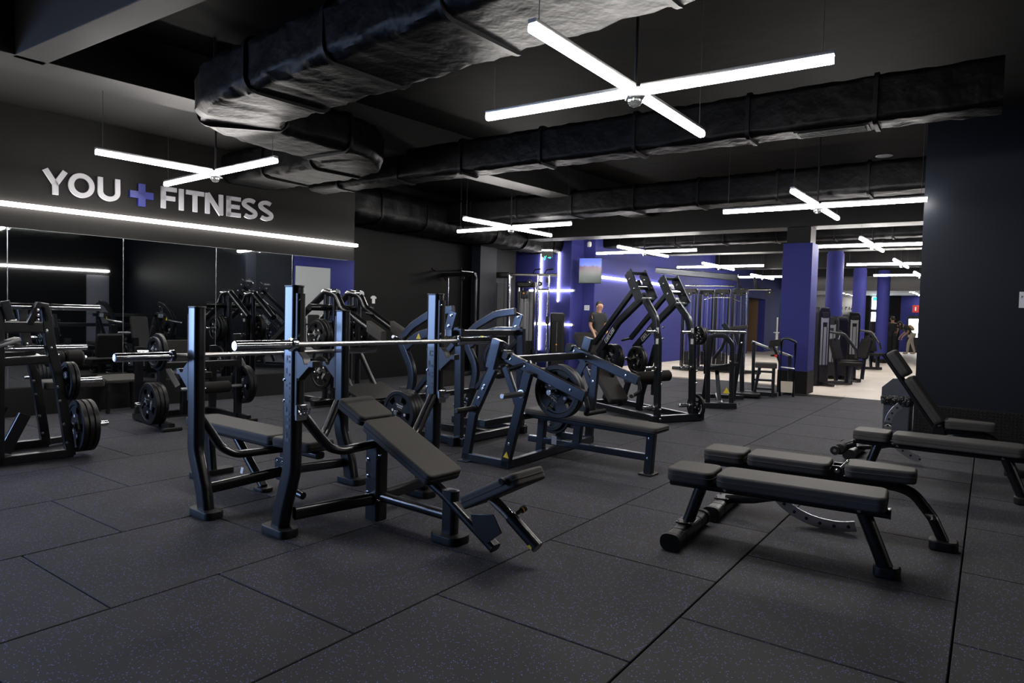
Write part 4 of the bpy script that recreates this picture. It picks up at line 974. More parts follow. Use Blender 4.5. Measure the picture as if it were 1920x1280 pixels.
# ================================================================== cable and selectorised machines further back
def stack(t, c, w_, d_, n, h0, ax=(1, 0, 0)):
    """pile of weight plates on two guide rods"""
    x, y = c
    for i in range(n): MB().box((x, y, h0+i*.036), (d_, w_, .032), .003).build('stack_weight', 'plastic', t)
def tower(t, x, y, w_, h, d_=.22, panel=True, rod='gunmetal'):
    for s in (-1, 1): MB().rect([(x, y+s*w_/2, .02), (x, y+s*w_/2, h-.12), (x-.02, y+s*w_/2, h)], .05, d_*.45, .02, up=(1, 0, 0), n=3, fil=.1).build('tower_post', 'paint', t)
    MB().slab(rro(d_, w_+.08, .05), .13, .03, Matrix.Translation((x, y, h-.10)), 3).build('tower_cap', 'plastic', t)
    MB().box((x, y, .05), (d_+.18, w_+.1, .08), .015).build('tower_base', 'paint', t)
    for s in (-1, 1): MB().cyl((x, y+s*w_*.22, .08), (x, y+s*w_*.22, h-.1), .008, 10).build('guide_rod', rod, t)
    if panel:
        MB().box((x-d_*.42, y, h*.62), (.012, w_-.03, h*.58), .004).build('shroud_panel', 'stack_panel', t); MB().box((x-d_*.42, y, h*.2), (.014, w_-.03, h*.28), .004).build('lower_shroud', 'plastic', t)
        MB().box((x-d_*.44, y, h*.80), (.02, .10, .12), .01).build('weight_chart', 'sticker_white', t)
    stack(t, (x, y), w_-.08, d_*.5, 10, .16)
def pulley(t, p, ax, r=.055): 
    o = MB().lathe(V3(p)-V3(ax)*.015, ax, [(r, 0), (r, .008), (r*.85, .015), (r, .022), (r, .03)], 18).build('pulley', 'plastic', t); MB().cyl(V3(p)-V3(ax)*.02, V3(p)+V3(ax)*.02, .012, 8).build('axle', 'bolt', o)
def back_to_cam(p): # azimuth from p towards the camera
    return math.degrees(math.atan2(-p.x, -p.y))
p = P(850, 700); t = thing('cable_tower', 'dark cable tower with a pull-up bar against the black alcove wall', 'machine', p, 205)
for y in (-.55, .50): MB().rect([(0, y, .02), (0, y, 2.12), (.12, y, 2.2)], .07, .07, .02, up=(1, 0, 0), fil=.12, n=3).build('upright', 'paint', t)
MB().rect([(.0, -.55, 2.18), (.0, .5, 2.18)], .07, .08, .02).build('top_beam', 'paint', t); MB().rect([(0, -.6, .05), (0, .6, .05)], .1, .08, .02).build('base_beam', 'paint', t)
tower(t, -.06, -.55, .28, 2.0, .2, False)
MB().cyl((.1, -.12, .1), (.1, -.12, 2.1), .016, 10).build('guide_post', 'chrome', t)
MB().tube([(.1, -.55, 2.22), (.3, -.35, 2.24), (.3, .3, 2.24), (.1, .5, 2.22)], .018, 10, fil=.08).build('pull_up_bar', 'chrome', t)
for y in (-.3, .3): MB().tube([(.3, y, 2.24), (.38, y*1.2, 2.29)], .02, 10).build('grip', 'rubber_black', t)
for y in (-.45, -.2, .2): pulley(t, (.05, y, 2.1), (1, 0, 0))
for y, z in ((-.45, 1.2), (.2, .9)): MB().cyl((.06, y, .2), (.06, y, 2.1), .004, 6).build('cable', 'cable', t)
MB().rect([(0, -.5, .05), (.7, -.5, .05)], .07, .07, .015).build('foot_rail', 'paint', t); MB().rect([(0, .45, .05), (.7, .45, .05)], .07, .07, .015).build('foot_rail', 'paint', t)
p = P(965, 693); t = thing('cable_station', 'grey-shrouded cable station with chrome posts left of the lit blue wall', 'machine', p, 195)
tower(t, -.05, -.42, .42, 2.32, .34); tower(t, -.08, .22, .4, 2.1, .2)
for y in (-.72, -.15, .55, .82): MB().cyl((.16, y, .05), (.16, y, 2.28), .024, 14).build('chrome_post', 'chrome', t)
MB().rect([(.0, -.72, 2.30), (.0, .98, 2.30)], .06, .07, .015).build('top_beam', 'paint', t); MB().rect([(.1, -.75, .05), (.1, .95, .05)], .12, .08, .02).build('base_beam', 'paint', t)
for y in (.35, .6, .8): pulley(t, (.14, y, 2.12+.05*math.sin(y*9)), (1, 0, 0), .06)
for y in (.42, .7): MB().tube([(.1, y, 2.33), (.28, y+.08, 2.4), (.32, y+.25, 2.42)], .016, 10, fil=.04).build('pull_up_grip', 'rubber_black', t)
car = MB().box((.12, .22, 1.82), (.08, .16, .2), .02).build('pulley_carriage', 'plastic', t); MB().cyl((.17, .22, 1.85), (.20, .22, 1.85), .02, 12).build('carriage_knob', 'orange', car, 'orange knob')
for y in (.18, .26): MB().cyl((.14, y, .3), (.14, y, 1.75), .006, 8).build('cable', 'steel', t)
MB().tube([(.16, .55, 1.95), (.16, .82, 1.95)], .02, 10).build('cross_tie', 'paint', t)
car = MB().box((.2, .82, 1.22), (.07, .09, .18), .02).build('lower_carriage', 'plastic', t)
p = P(1043, 692); t = thing('weight_stack_tower', 'short black weight stack tower in front of the lit blue wall', 'machine', p, 190)
MB().slab(rro(.26, .36, .06), 1.38, .05, Matrix.Translation((0, 0, .03)), 3).build('casing', 'plastic', t); MB().box((.135, 0, .82), (.012, .26, .8), .01).build('front_panel', 'rubber_black', t)
MB().cyl((.15, 0, .45), (.15, 0, 1.18), .007, 8).build('selector_rod', 'steel', t); MB().cyl((.15, 0, .62), (.175, 0, .62), .02, 10).build('selector_pin', 'orange', t, 'orange pin'); MB().box((0, 0, .02), (.5, .42, .04), .01).build('base', 'paint', t)
# big cable crossover
FX = Fr(tuple(P(1350, 697)[:2]), 205); t = thing('cable_crossover', 'multi-station cable crossover with chrome rods behind the high row machine', 'machine', FX.o, FX.az)
for y, x in ((-1.0, .1), (-.55, -.3), (.0, 0), (.55, .15)):
    tower(t, x, y*.8, .3, 2.1, .22, False, 'paint')
    for s in (-1, 1): MB().cyl((x+.16, y*.8+s*.17, .05), (x+.16, y*.8+s*.17, 2.05), .017, 12).build('front_post', 'chrome' if s > 0 and y == .55 else 'paint', t)
    pulley(t, (x+.16, y*.8, 2.0), (1, 0, 0), .07); MB().cyl((x+.16, y*.8+.04, .3), (x+.16, y*.8+.04, 2.0), .005, 6).build('cable', 'steel', t)
MB().rect([(.0, -1.75, 2.62), (.0, .35, 2.42)], .1, .16, .02).build('top_beam', 'gunmetal', t)
MB().tube([(.3, -.9, 2.2), (.3, .3, 2.2)], .022, 10).build('front_bar', 'chrome', t)
MB().tube([(.05, .3, 2.13), (.05, 1.15, 2.13)], .025, 10).build('side_arm', 'chrome', t); pulley(t, (.05, 1.12, 2.05), (1, 0, 0), .07)
MB().tube([(.3, -.42, 1.85), (.3, -.2, 1.91), (.3, .25, 1.91), (.3, .45, 1.82)], .014, 10, fil=.08).build('lat_bar', 'chrome', t)
for y in (.35, .75): MB().tube([(.0, y, 2.44), (.0, y+.03, 2.2), (.0, y+.15, 2.12)], .03, 10, fil=.05).build('rope_handle', 'rubber_black', t)
MB().rect([(.1, -1.2, .05), (.1, 1.0, .05)], .14, .08, .02).build('base_beam', 'paint', t)
# plate-loaded seated row
FR = Fr(tuple(P(1352, 766)[:2]), 105); A = FR.t
t = thing('seated_row_machine', 'plate-loaded seated row machine with square tube frame right of the high row', 'machine', FR.o, FR.az)
po = A([(1327, 757), (1328, 628), (1360, 629), (1373, 646), (1371, 757)], 0); po[0].z = po[4].z = .02
bar(t, 'hoop_frame', po, .06, .07, .012, fil=.12)
A2 = A([(1361, 633), (1354, 652), (1338, 672)], 0); bar(t, 'curved_strut', A2, .05, .05, .01, fil=.15)
A2 = A([(1320, 762), (1381, 763)], 0); bar(t, 'front_base', [dx(A2[0], 0, 0, .02), dx(A2[1], 0, 0, .02)], .08, .09, .012)
A2 = A([(1325, 690), (1385, 682)], 0); bar(t, 'mid_rail', A2, .05, .05, .01)
q0 = po[0]; 
MB().rect([(q0.x+.18, 0, .06), (q0.x+.18, 1.3, .06)], .08, .08, .012).build('spine', 'gunmetal', t); MB().rect([(q0.x-.25, 1.25, .05), (q0.x+.6, 1.25, .05)], .08, .07, .012).build('rear_base', 'gunmetal', t)
MB().rect([(q0.x+.18, .25, .06), (q0.x+.12, .35, .6)], .06, .06, .01, up=(1, 0, 0)).build('seat_post', 'gunmetal', t)
cushion(t, 'seat_pad', (q0.x-.02, .3, .64), (q0.x+.36, .3, .64), .32, .08, (0, 0, 1)); cushion(t, 'chest_pad', (q0.x-.10, .2, .85), (q0.x-.12, .2, 1.2), .28, .08, (-1, 0, 0))
MB().rect([(q0.x-.05, .2, .5), (q0.x-.06, .2, 1.0)], .05, .05, .01, up=(1, 0, 0)).build('pad_post', 'gunmetal', t)
for k in ((.12, .1), (.45, .1), (.3, .72), (.45, 1.0)): bolt(t, (q0.x+k[0], -.032, k[1]), (0, -1, 0), 1.0)
sticker(t, (q0.x+.26, -.045, .28), (0, -1, 0), (0, 0, 1), .05); 
for x in (-.05, .4): MB().rect([(q0.x+x, .75, .05), (q0.x+x+.1, .6, 1.15)], .05, .07, .01, up=(1, 0, 0)).build('lever', 'gunmetal', t)
MB().cyl((q0.x-.08, .6, 1.15), (q0.x+.55, .6, 1.15), .03, 12).build('pivot_shaft', 'chrome', t)
# preacher / leg curl with curved post
p = P(1400, 742); FP = Fr(tuple(p[:2]), 110); A = FP.t
t = thing('preacher_curl_bench', 'curved-post curl bench with a padded stool left of the square blue column', 'machine', FP.o, FP.az)
cpt = A([(1391, 738), (1391, 690), (1389, 655), (1378, 620)], 0); cpt[0].z = .02; bar(t, 'curved_post', cpt, .06, .08, .02, fil=.4)
tp = cpt[3]; MB().slab(rro(.34, .2, .06), .07, .02, Mx(dx(tp, .05, .1, .02), (.95, 0, .15), (-.15, 0, 1))).build('arm_pad', 'vinyl', t)
bar(t, 'name_bracket', [dx(tp, -.2, -.05, .12), dx(tp, -.08, -.05, -.05)], .03, .09, .01)
cushion(t, 'stool_pad', (.12, .1, .60), (.48, .1, .60), .32, .09, (0, 0, 1))
for x, y in ((.2, -.02), (.43, -.02), (.2, .25), (.43, .25)): MB().rect([(x-.08 if x < .3 else x, y, .02), (x, y, .53)], .05, .05, .01, up=(1, 0, 0)).build('stool_leg', 'gunmetal', t)
for z in (.15, .3, .45): MB().rect([(.12, -.02, z), (.43, -.02, z)], .04, .04, .01).build('stool_rail', 'gunmetal', t)
MB().rect([(-.15, .05, .05), (.5, .05, .05)], .07, .07, .01).build('base_rail', 'gunmetal', t); MB().slab(rro(.45, .3, .04), .05, .01, Matrix.Translation((-.0, -.25, .03)), 2).build('foot_platform', 'rubber_black', t)
bar(t, 'slide_rail', [Vector((.05, .5, .95)), Vector((.75, .5, .70))], .05, .05, .01, 'steel'); MB().rect([(.72, .5, .02), (.7, .5, .72)], .06, .06, .01, up=(1, 0, 0)).build('slide_post', 'gunmetal', t); MB().rect([(.1, .5, .02), (.08, .5, .95)], .06, .06, .01, up=(1, 0, 0)).build('slide_post', 'gunmetal', t)
# small guard rail by the column
p = P(1474, 743); t = thing('guard_rail', 'black tube guard rail standing in front of the square blue column', 'railing', p, 110)
MB().tube([(-.11, 0, 0), (-.11, 0, 1.02), (-.02, 0, 1.04), (.12, 0, .98), (.115, 0, 0)], .022, 12, fil=.05).build('hoop', 'paint', t)
MB().tube([(-.11, 0, .52), (.115, 0, .50)], .018, 10).build('mid_bar', 'steel', t); MB().box((0, 0, .17), (.2, .012, .2), .003).build('kick_plate', 'concrete', t)
MB().slab([(0, 0), (.2, .04), (.2, .16), (.02, .13)], .03, .006, Mx((-.33, .01, .86), (1, 0, 0), (0, -1, 0))).build('console', 'plastic', t); MB().cyl((-.2, -.03, .72), (-.2, -.045, .72), .025, 14).build('stop_button', 'red', t, 'red stop button')
MB().rect([(-.25, .01, .9), (-.11, .01, .55)], .04, .04, .008).build('console_arm', 'paint', t)
# selectorised machines along the corridor
def selector_machine(px, py, az, lab, h=1.66, arm=True):
    p = P(px, py); t = thing('selector_machine', lab, 'machine', p, az, 'selectorised machines along the corridor')
    MB().slab([(-.21, .02), (.21, .02), (.21, h-.12), (.15, h), (-.15, h), (-.21, h-.12)], .30, .03, Mx((-.16, 0, 0), (0, 1, 0), (1, 0, 0)), 3).build('tower_casing', 'plastic', t)
    MB().box((.147, 0, h*.56), (.012, .25, h*.62), .004).build('shroud_panel', 'stack_panel', t); MB().box((.15, 0, h*.9), (.02, .2, .12), .02).build('display', 'rubber_black', t); MB().box((.15, 0, h*.78), (.02, .14, .1), .02).build('weight_chart', 'rubber_black', t); MB().box((.15, 0, h*.16), (.014, .27, h*.22), .004).build('lower_shroud', 'rubber_black', t)
    for s in (-.06, .06): MB().cyl((.16, s, .4), (.16, s, h*.75), .008, 6).build('guide_rod', 'rubber_black', t)
    MB().rect([(-.1, -.05, .05), (.2, .9, .05)], .1, .08, .02).build('base_rail', 'paint', t); MB().rect([(-.3, .0, .04), (.4, .0, .04)], .09, .06, .02).build('base_foot', 'paint', t)
    cushion(t, 'seat_pad', (.08, .75, .5), (.45, .75, .5), .34, .08, (0, 0, 1), 'foam'); MB().rect([(.22, .75, .05), (.22, .75, .43)], .09, .09, .02, up=(1, 0, 0)).build('seat_post', 'paint', t)
    cushion(t, 'back_pad', (.02, .75, .55), (-.12, .75, 1.0), .28, .08, (1, 0, .3), 'foam'); MB().rect([(-.05, .75, .06), (-.14, .75, 1.0)], .07, .07, .02, up=(1, 0, 0)).build('back_post', 'paint', t)
    if arm: MB().tube([(.1, .2, 1.15), (.3, .45, 1.1), (.5, .55, .8), (.5, .6, .62)], .03, 10, fil=.1).build('press_arm', 'paint', t)
    return t
selector_machine(1530, 722, 150, 'nearest selectorised machine just right of the square blue column')
selector_machine(1564, 710, 250, 'dark selectorised machine standing before the first round column', 1.5)
selector_machine(1592, 692, 170, 'selectorised machine between the first and second round columns')
selector_machine(1500, 700, 170, 'selectorised machine hidden mostly behind the square blue column')
p = P(1642, 678); t = thing('black_cabinet', 'tall black cabinet right of the second round column', 'cabinet', p, 200); MB().box((0, 0, .72), (.35, .4, 1.44), .02).build('body', 'plastic', t); MB().box((.18, -.08, .95), (.012, .2, .14), .004).build('label_panel', 'sticker_white', t); MB().box((.18, 0, .45), (.01, .34, .8), .006).build('door', 'rubber_black', t)
p = P(1661, 671); t = thing('black_cabinet', 'low black cabinet behind the third round column', 'cabinet', p, 200); MB().box((0, 0, .55), (.35, .36, 1.1), .02).build('body', 'plastic', t); MB().box((.18, 0, .5), (.01, .3, .7), .006).build('door', 'rubber_black', t)
# hooded bin at the corner
p = P(1682, 803); t = thing('hooded_bin', 'grey hooded litter bin with a black liner at the wall corner', 'bin', p, 128)
MB().slab(rro(.30, .30, .02), .40, .006, Matrix.Identity(4), 2).build('body', 'bin_grey', t)
MB().slab([(-.17, 0), (.17, 0), (.17, .11), (.02, .22), (-.05, .22), (-.17, .10)], .33, .006, Mx((0, .165, .43), (1, 0, 0), (0, -1, 0))).build('hood', 'bin_grey', t)
rn = random.Random(4); pts = []
for i in range(28):
    a = 2*math.pi*i/28; x, y = rro(.34, .34, .05, 6)[i]; pts.append((x, y))
mb = MB(); vs = []; fs = []
for i, (x, y) in enumerate(pts):
    for k, z in enumerate((.435, .40, .36, .33+rn.uniform(-.03, .02))):
        f = 1+(.05 if k in (1, 2) else 0)+rn.uniform(-.03, .04); vs.append((x*f, y*f, z))
for i in range(28):
    for k in range(3): j = (i+1) % 28; fs.append((i*4+k, j*4+k, j*4+k+1, i*4+k+1))
mb.add(vs, fs).build('liner', 'bag', t)
# wall screen, exit sign, notices
q = ray(1107, 508); q = CAMP+q*(16.55/q.y); t = thing('wall_screen', 'television on a bracket at the corner of the blue wall', 'television', (q.x, q.y, 2.15), 196)
MB().box((0, 0, .315), (.05, .56, .63), .01).build('housing', 'plastic', t); 
scm = mat('screen', (.01, .01, .012), .15, 0, .3); nt = scm.node_tree; b = nt.nodes['Principled BSDF']; gtc = nd(nt, 'ShaderNodeTexCoord'); sp_ = nd(nt, 'ShaderNodeSeparateXYZ'); nt.links.new(gtc.outputs['Generated'], sp_.inputs[0])
n_ = nd(nt, 'ShaderNodeTexNoise'); n_.inputs['Scale'].default_value = 6; nt.links.new(gtc.outputs['Generated'], n_.inputs['Vector']); ad = nd(nt, 'ShaderNodeMath', operation='MULTIPLY_ADD'); ad.inputs[1].default_value = .25; nt.links.new(n_.outputs['Fac'], ad.inputs[0]); nt.links.new(sp_.outputs['Z'], ad.inputs[2])
cr_ = nd(nt, 'ShaderNodeValToRGB'); el = cr_.color_ramp.elements; el[0].position = .0; el[0].color = (.015, .03, .02, 1); el[1].position = 1.0; el[1].color = (.10, .18, .75, 1)
for ps, cl in ((.3, (.03, .06, .05, 1)), (.5, (.05, .07, .06, 1)), (.66, (.05, .015, .04, 1)), (.78, (.12, .02, .08, 1)), (.82, (.12, .2, .8, 1))): e_ = el.new(ps); e_.color = cl
nt.links.new(ad.outputs[0], cr_.inputs[0]); nt.links.new(cr_.outputs[0], b.inputs['Emission Color']); b.inputs['Emission Strength'].default_value = .30
MB().box((.027, 0, .315), (.004, .54, .60), .001).build('display', 'screen', t, 'picture with blue sky above a dark field'); MB().cyl((-.02, 0, .3), (-.3, 0, .3), .03, 10).build('bracket', 'paint', t)
q = ray(1026, 475); q = CAMP+q*(15.0/q.y); t = thing('exit_sign', 'green emergency exit sign hanging from the ceiling', 'sign', (q.x, q.y, q.z), 185)
MB().box((0, 0, .0), (.05, .25, .17), .006).build('housing', 'plastic', t); MB().box((.027, 0, -.015), (.004, .235, .12), .001).build('panel', 'print_dark', t); MB().box((.027, 0, .066), (.006, .235, .03), .002).build('lamp', 'led_strip', t)
mb = MB(); Mq = Mx((.030, .09, -.055), (0, -1, 0), (1, 0, 0)); 
mb.slab([(0, .04), (.03, .07), (.03, .05), (.07, .05), (.07, .03), (.03, .03), (.03, .01)], .002, 0, Mq); mb.build('arrow', 'exit_green', t)
mb = MB(); mb.slab([(.1, 0), (.115, 0), (.125, .035), (.14, .01), (.155, .012), (.14, .05), (.145, .07), (.155, .06), (.165, .065), (.15, .085), (.13, .085), (.115, .07), (.122, .065), (.13, .07), (.12, .045)], .002, 0, Mq); mb.slab([(.14, .09), (.152, .09), (.152, .102), (.14, .102)], .002, 0, Mq); mb.build('running_figure', 'exit_green', t)
for y in (-.1, .1): MB().cyl((0, y, .08), (0, y, CEIL-q.z), .003, 6).build('wire', 'cable', t)
rx = [k for k in [0]]
def on_right(px, py):
    r = ray(px, py); k = (RC-CAMP).dot(RN)/r.dot(RN); q = CAMP+r*k; return (q-RC).dot(RD), q.z
x0, z0 = on_right(1910, 577); x1, z1 = on_right(1910, 547)
nt_ = tag(MB().box(R(x0+.10, .004, (z0+z1)/2), (.2, .004, z1-z0), .001, Matrix.Rotation(math.atan2(RD.y, RD.x), 3, 'Z')).build('wall_notice', 'sticker_white'), 'white printed notice on the dark right wall at the photo edge', 'notice')
mb = MB(); Mq = Mx(R(x0+.02, .0065, z0+(z1-z0)*.6), RD, RN); text(mb, 'P', .028, .006, .0006, Mq, .6, .2); stroke(mb, arc(.034, .009, .007, .007, 0, 330, 11), .0045, .0006, Mq, True); mb.build('print', 'ink', nt_, smooth=False)['kind'] = 'stuff'
pd = (PB-PA).normalized(); pn = Vector((pd.y, -pd.x, 0)); pn = pn if pn.dot(-PA) > 0 else -pn
q = PA.lerp(PB, .42)+pn*.004; q.z = 1.56; nt_ = tag(MB().box(q, (.15, .004, .13), .001, Matrix.Rotation(math.atan2(pd.y, pd.x), 3, 'Z')).build('wall_notice', 'sticker_white'), 'small white notice on the blue pillar below the television', 'notice')
mb = MB(); marks(mb, 7, .015, .015, Mx(q+pn*.0025+pd*-.05+Vector((0, 0, .02)), pd, pn), random.Random(2), .0006); marks(mb, 6, .015, .012, Mx(q+pn*.0025+pd*-.05+Vector((0, 0, -.02)), pd, pn), random.Random(3), .0006); mb.build('print', 'ink', nt_, smooth=False)['kind'] = 'stuff'
# t-shirt shaped wall sign
bd = (BW1-BW0).normalized(); bn = Vector((bd.y, -bd.x, 0)); r = ray(700, 562); k = (BW0-CAMP).dot(bn)/r.dot(bn); q = CAMP+r*k+bn*.002
tag(MB().slab([(-.04, -.07), (.04, -.07), (.04, .03), (.07, .02), (.08, .05), (.03, .08), (-.03, .08), (-.08, .05), (-.07, .02), (-.04, .03)], .004, 0, Mx(q, bd, bn)).build('shirt_sign', 'sticker_white', None, None, False), 'tiny white shirt-shaped sign on the black alcove wall', 'sign')
# corridor side wall: blue paint with a white board (both show up in the mirrors)
cw0 = R(.3)+LD*.3; cn = Vector((-LD.y, LD.x, 0)); cn = cn if cn.dot(Vector((-1, 1, 0))) > 0 else -cn
def CWp(t_, out, z): return cw0+LD*t_+cn*out+Vector((0, 0, z))
pb = struct('wall_corridor_blue', quadbox(MB(), CWp(1.3, .02, 0), CWp(9, .02, 0), .02, 0, 3.0), 'wall_blue')
dw = struct('door_4', quadbox(MB(), CWp(1.34, .06, 0), CWp(2.5, .06, 0), .03, .02, 2.6), 'wall_white'); MB().cyl(CWp(2.38, .1, 1.05), CWp(2.25, .1, 1.05), .012, 8).build('door_handle', 'steel', dw)
dn = struct('door_2', quadbox(MB(), W(8.05, 7.18), W(8.72, 7.18), -.05, 0, 2.3), 'stack_panel'); MB().cyl(W(8.12, 7.12, 1.0), W(8.22, 7.12, 1.0), .012, 8).build('door_handle', 'steel', dn)
# far door leaf, storage shelf and cartons
dl = struct('door_3', quadbox(MB(), L(17.9, .05), L(18.9, .05), .05, 0, 2.1), 'wall_white'); quadbox(MB(), L(17.75, .06), L(17.9, .06), .06, 0, 2.25).build('door_frame', 'mirror_edge', dl); quadbox(MB(), L(17.75, .06), L(19.0, .06), .06, 2.1, 2.25).build('door_frame', 'mirror_edge', dl)
t = thing('storage_shelf', 'brown storage shelf inside the open doorway at the back', 'shelf', L(14.3, -1.2), 126)
for y in (-.6, .6): MB().box((0, y, 1.0), (.4, .03, 2.0), .003).build('side_panel', 'carton', t)
for z in (.3, .8, 1.3, 1.8): MB().box((0, 0, z), (.4, 1.2, .03), .003).build('shelf_board', 'carton', t)
for i, (y, z, s_) in enumerate(((-.35, .81, .3), (.1, .81, .34), (-.2, 1.31, .28), (.3, 1.31, .3), (.3, .31, .36), (-.3, .31, .3))):
    q = L(14.3, -1.2)+axes(126)[1]*y+Vector((0, 0, z+.005)); o = MB().box((0, 0, s_/2), (.3, .34, s_), .006).mesh('carton', 'carton'); c_ = link('carton', o); c_.location = q+Vector((0, 0, .012)); c_.rotation_euler = (0, 0, math.radians(90-126)); tag(c_, 'brown cardboard carton at the %s of the %s shelf inside the back doorway' % ('left' if y < .05 else 'right', 'lowest' if z < .5 else 'middle' if z < 1 else 'upper'), 'carton', 'cartons in the storeroom')
p = P(1455, 668); t = thing('upright_bar_stand', 'cream upright bar with a round collar standing in a floor holder', 'bar', p, 180)
MB().lathe((0, 0, 0), (0, 0, 1), [(.2, 0), (.2, .05), (.05, .08), (.05, .35)], 18).build('holder', 'plastic', t); MB().cyl((0, 0, .1), (0, 0, .9), .05, 14).build('sleeve', 'wall_white', t); MB().cyl((0, 0, .9), (0, 0, .94), .13, 18).build('collar', 'wall_white', t); MB().cyl((0, 0, .94), (0, 0, 1.5), .028, 12).build('shaft', 'wall_white', t)
# entrance poster and wall words, exit sign, kiosk
t = thing('kiosk_screen', 'tall lit information screen beside the entrance', 'screen', EW(EX(1719), .25), 216)
MB().box((0, 0, .9), (.1, .75, 1.8), .02).build('housing', 'plastic', t); MB().box((.052, 0, 1.2), (.004, .62, .9), .001).build('display', 'daylight_glass', t)
t = thing('wall_words', 'dark wall lettering on the white entrance wall', 'sign', EW(EX(1577), .01, 0), 216); t.rotation_euler = (0, 0, 0)
MW = lambda z: Mx(Vector((0, 0, z)), ED, -LD)
for z, n, m_ in ((2.05, 3, 'ink'), (1.75, 5, 'ink'), (1.4, 4, 'sign_blue')):
    mb = marks(MB(), n, .17, .2, MW(z), random.Random(int(z*10)), .01); mb.build('word', m_, t, None, False)['kind'] = 'stuff'
t = thing('exit_sign', 'small green exit sign over the glazed entrance', 'sign', EW(xb+.3, .25, 2.62), 216); MB().box((0, 0, 0), (.04, .3, .16), .006).build('panel', 'exit_green', t); MB().box((0, 0, .13), (.02, .02, .12), .003).build('bracket', 'plastic', t)
t = thing('fire_sign', 'red fire equipment sign on the blue wall by the entrance', 'sign', EW(EX(1716), .08, 2.15), 216); MB().box((0, 0, 0), (.02, .28, .36), .004).build('panel', 'red', t); MB().box((.012, 0, 0), (.004, .06, .18), .001).build('symbol', 'sticker_white', t)

# small ceiling fittings
q = P(1658, 291, CEIL-.001); t = thing('ceiling_speaker', 'round white-rimmed speaker set in the black ceiling', 'speaker', q, 90); MB().lathe((0, 0, 0), (0, 0, -1), [(.12, 0), (.12, .012), (.095, .016)], 24).build('rim', 'stack_panel', t); MB().lathe((0, 0, -.012), (0, 0, -1), [(.093, 0), (.0, .004)], 24).build('grille', 'plastic', t)
q = ray(1105, 458); q = CAMP+q*(15.5/q.y); t = thing('hanging_sensor', 'small white sensor hanging on a rod near the television', 'sensor', q, 90); MB().box((0, 0, 0), (.09, .09, .12), .02).build('body', 'wall_white', t); MB().cyl((0, 0, .05), (0, 0, CEIL-q.z), .008, 6).build('rod', 'cable', t)
d2 = (Vector((3.95, 5.55, 0))-Vector((-3.0, 10.25, 0))).normalized(); q = P(1560, 246, 3.085); q.z = 3.085
t = thing('duct_grille', 'slotted air grille under the straight duct by the right wall', 'grille', q, math.degrees(math.atan2(d2.x, d2.y)))
MB().box((0, 0, 0), (.62, .24, .014), .003).build('frame', 'duct_band', t)
for i in range(5): MB().box((0, -.08+.04*i, -.01), (.56, .012, .012), .002).build('slat', 'cable', t)
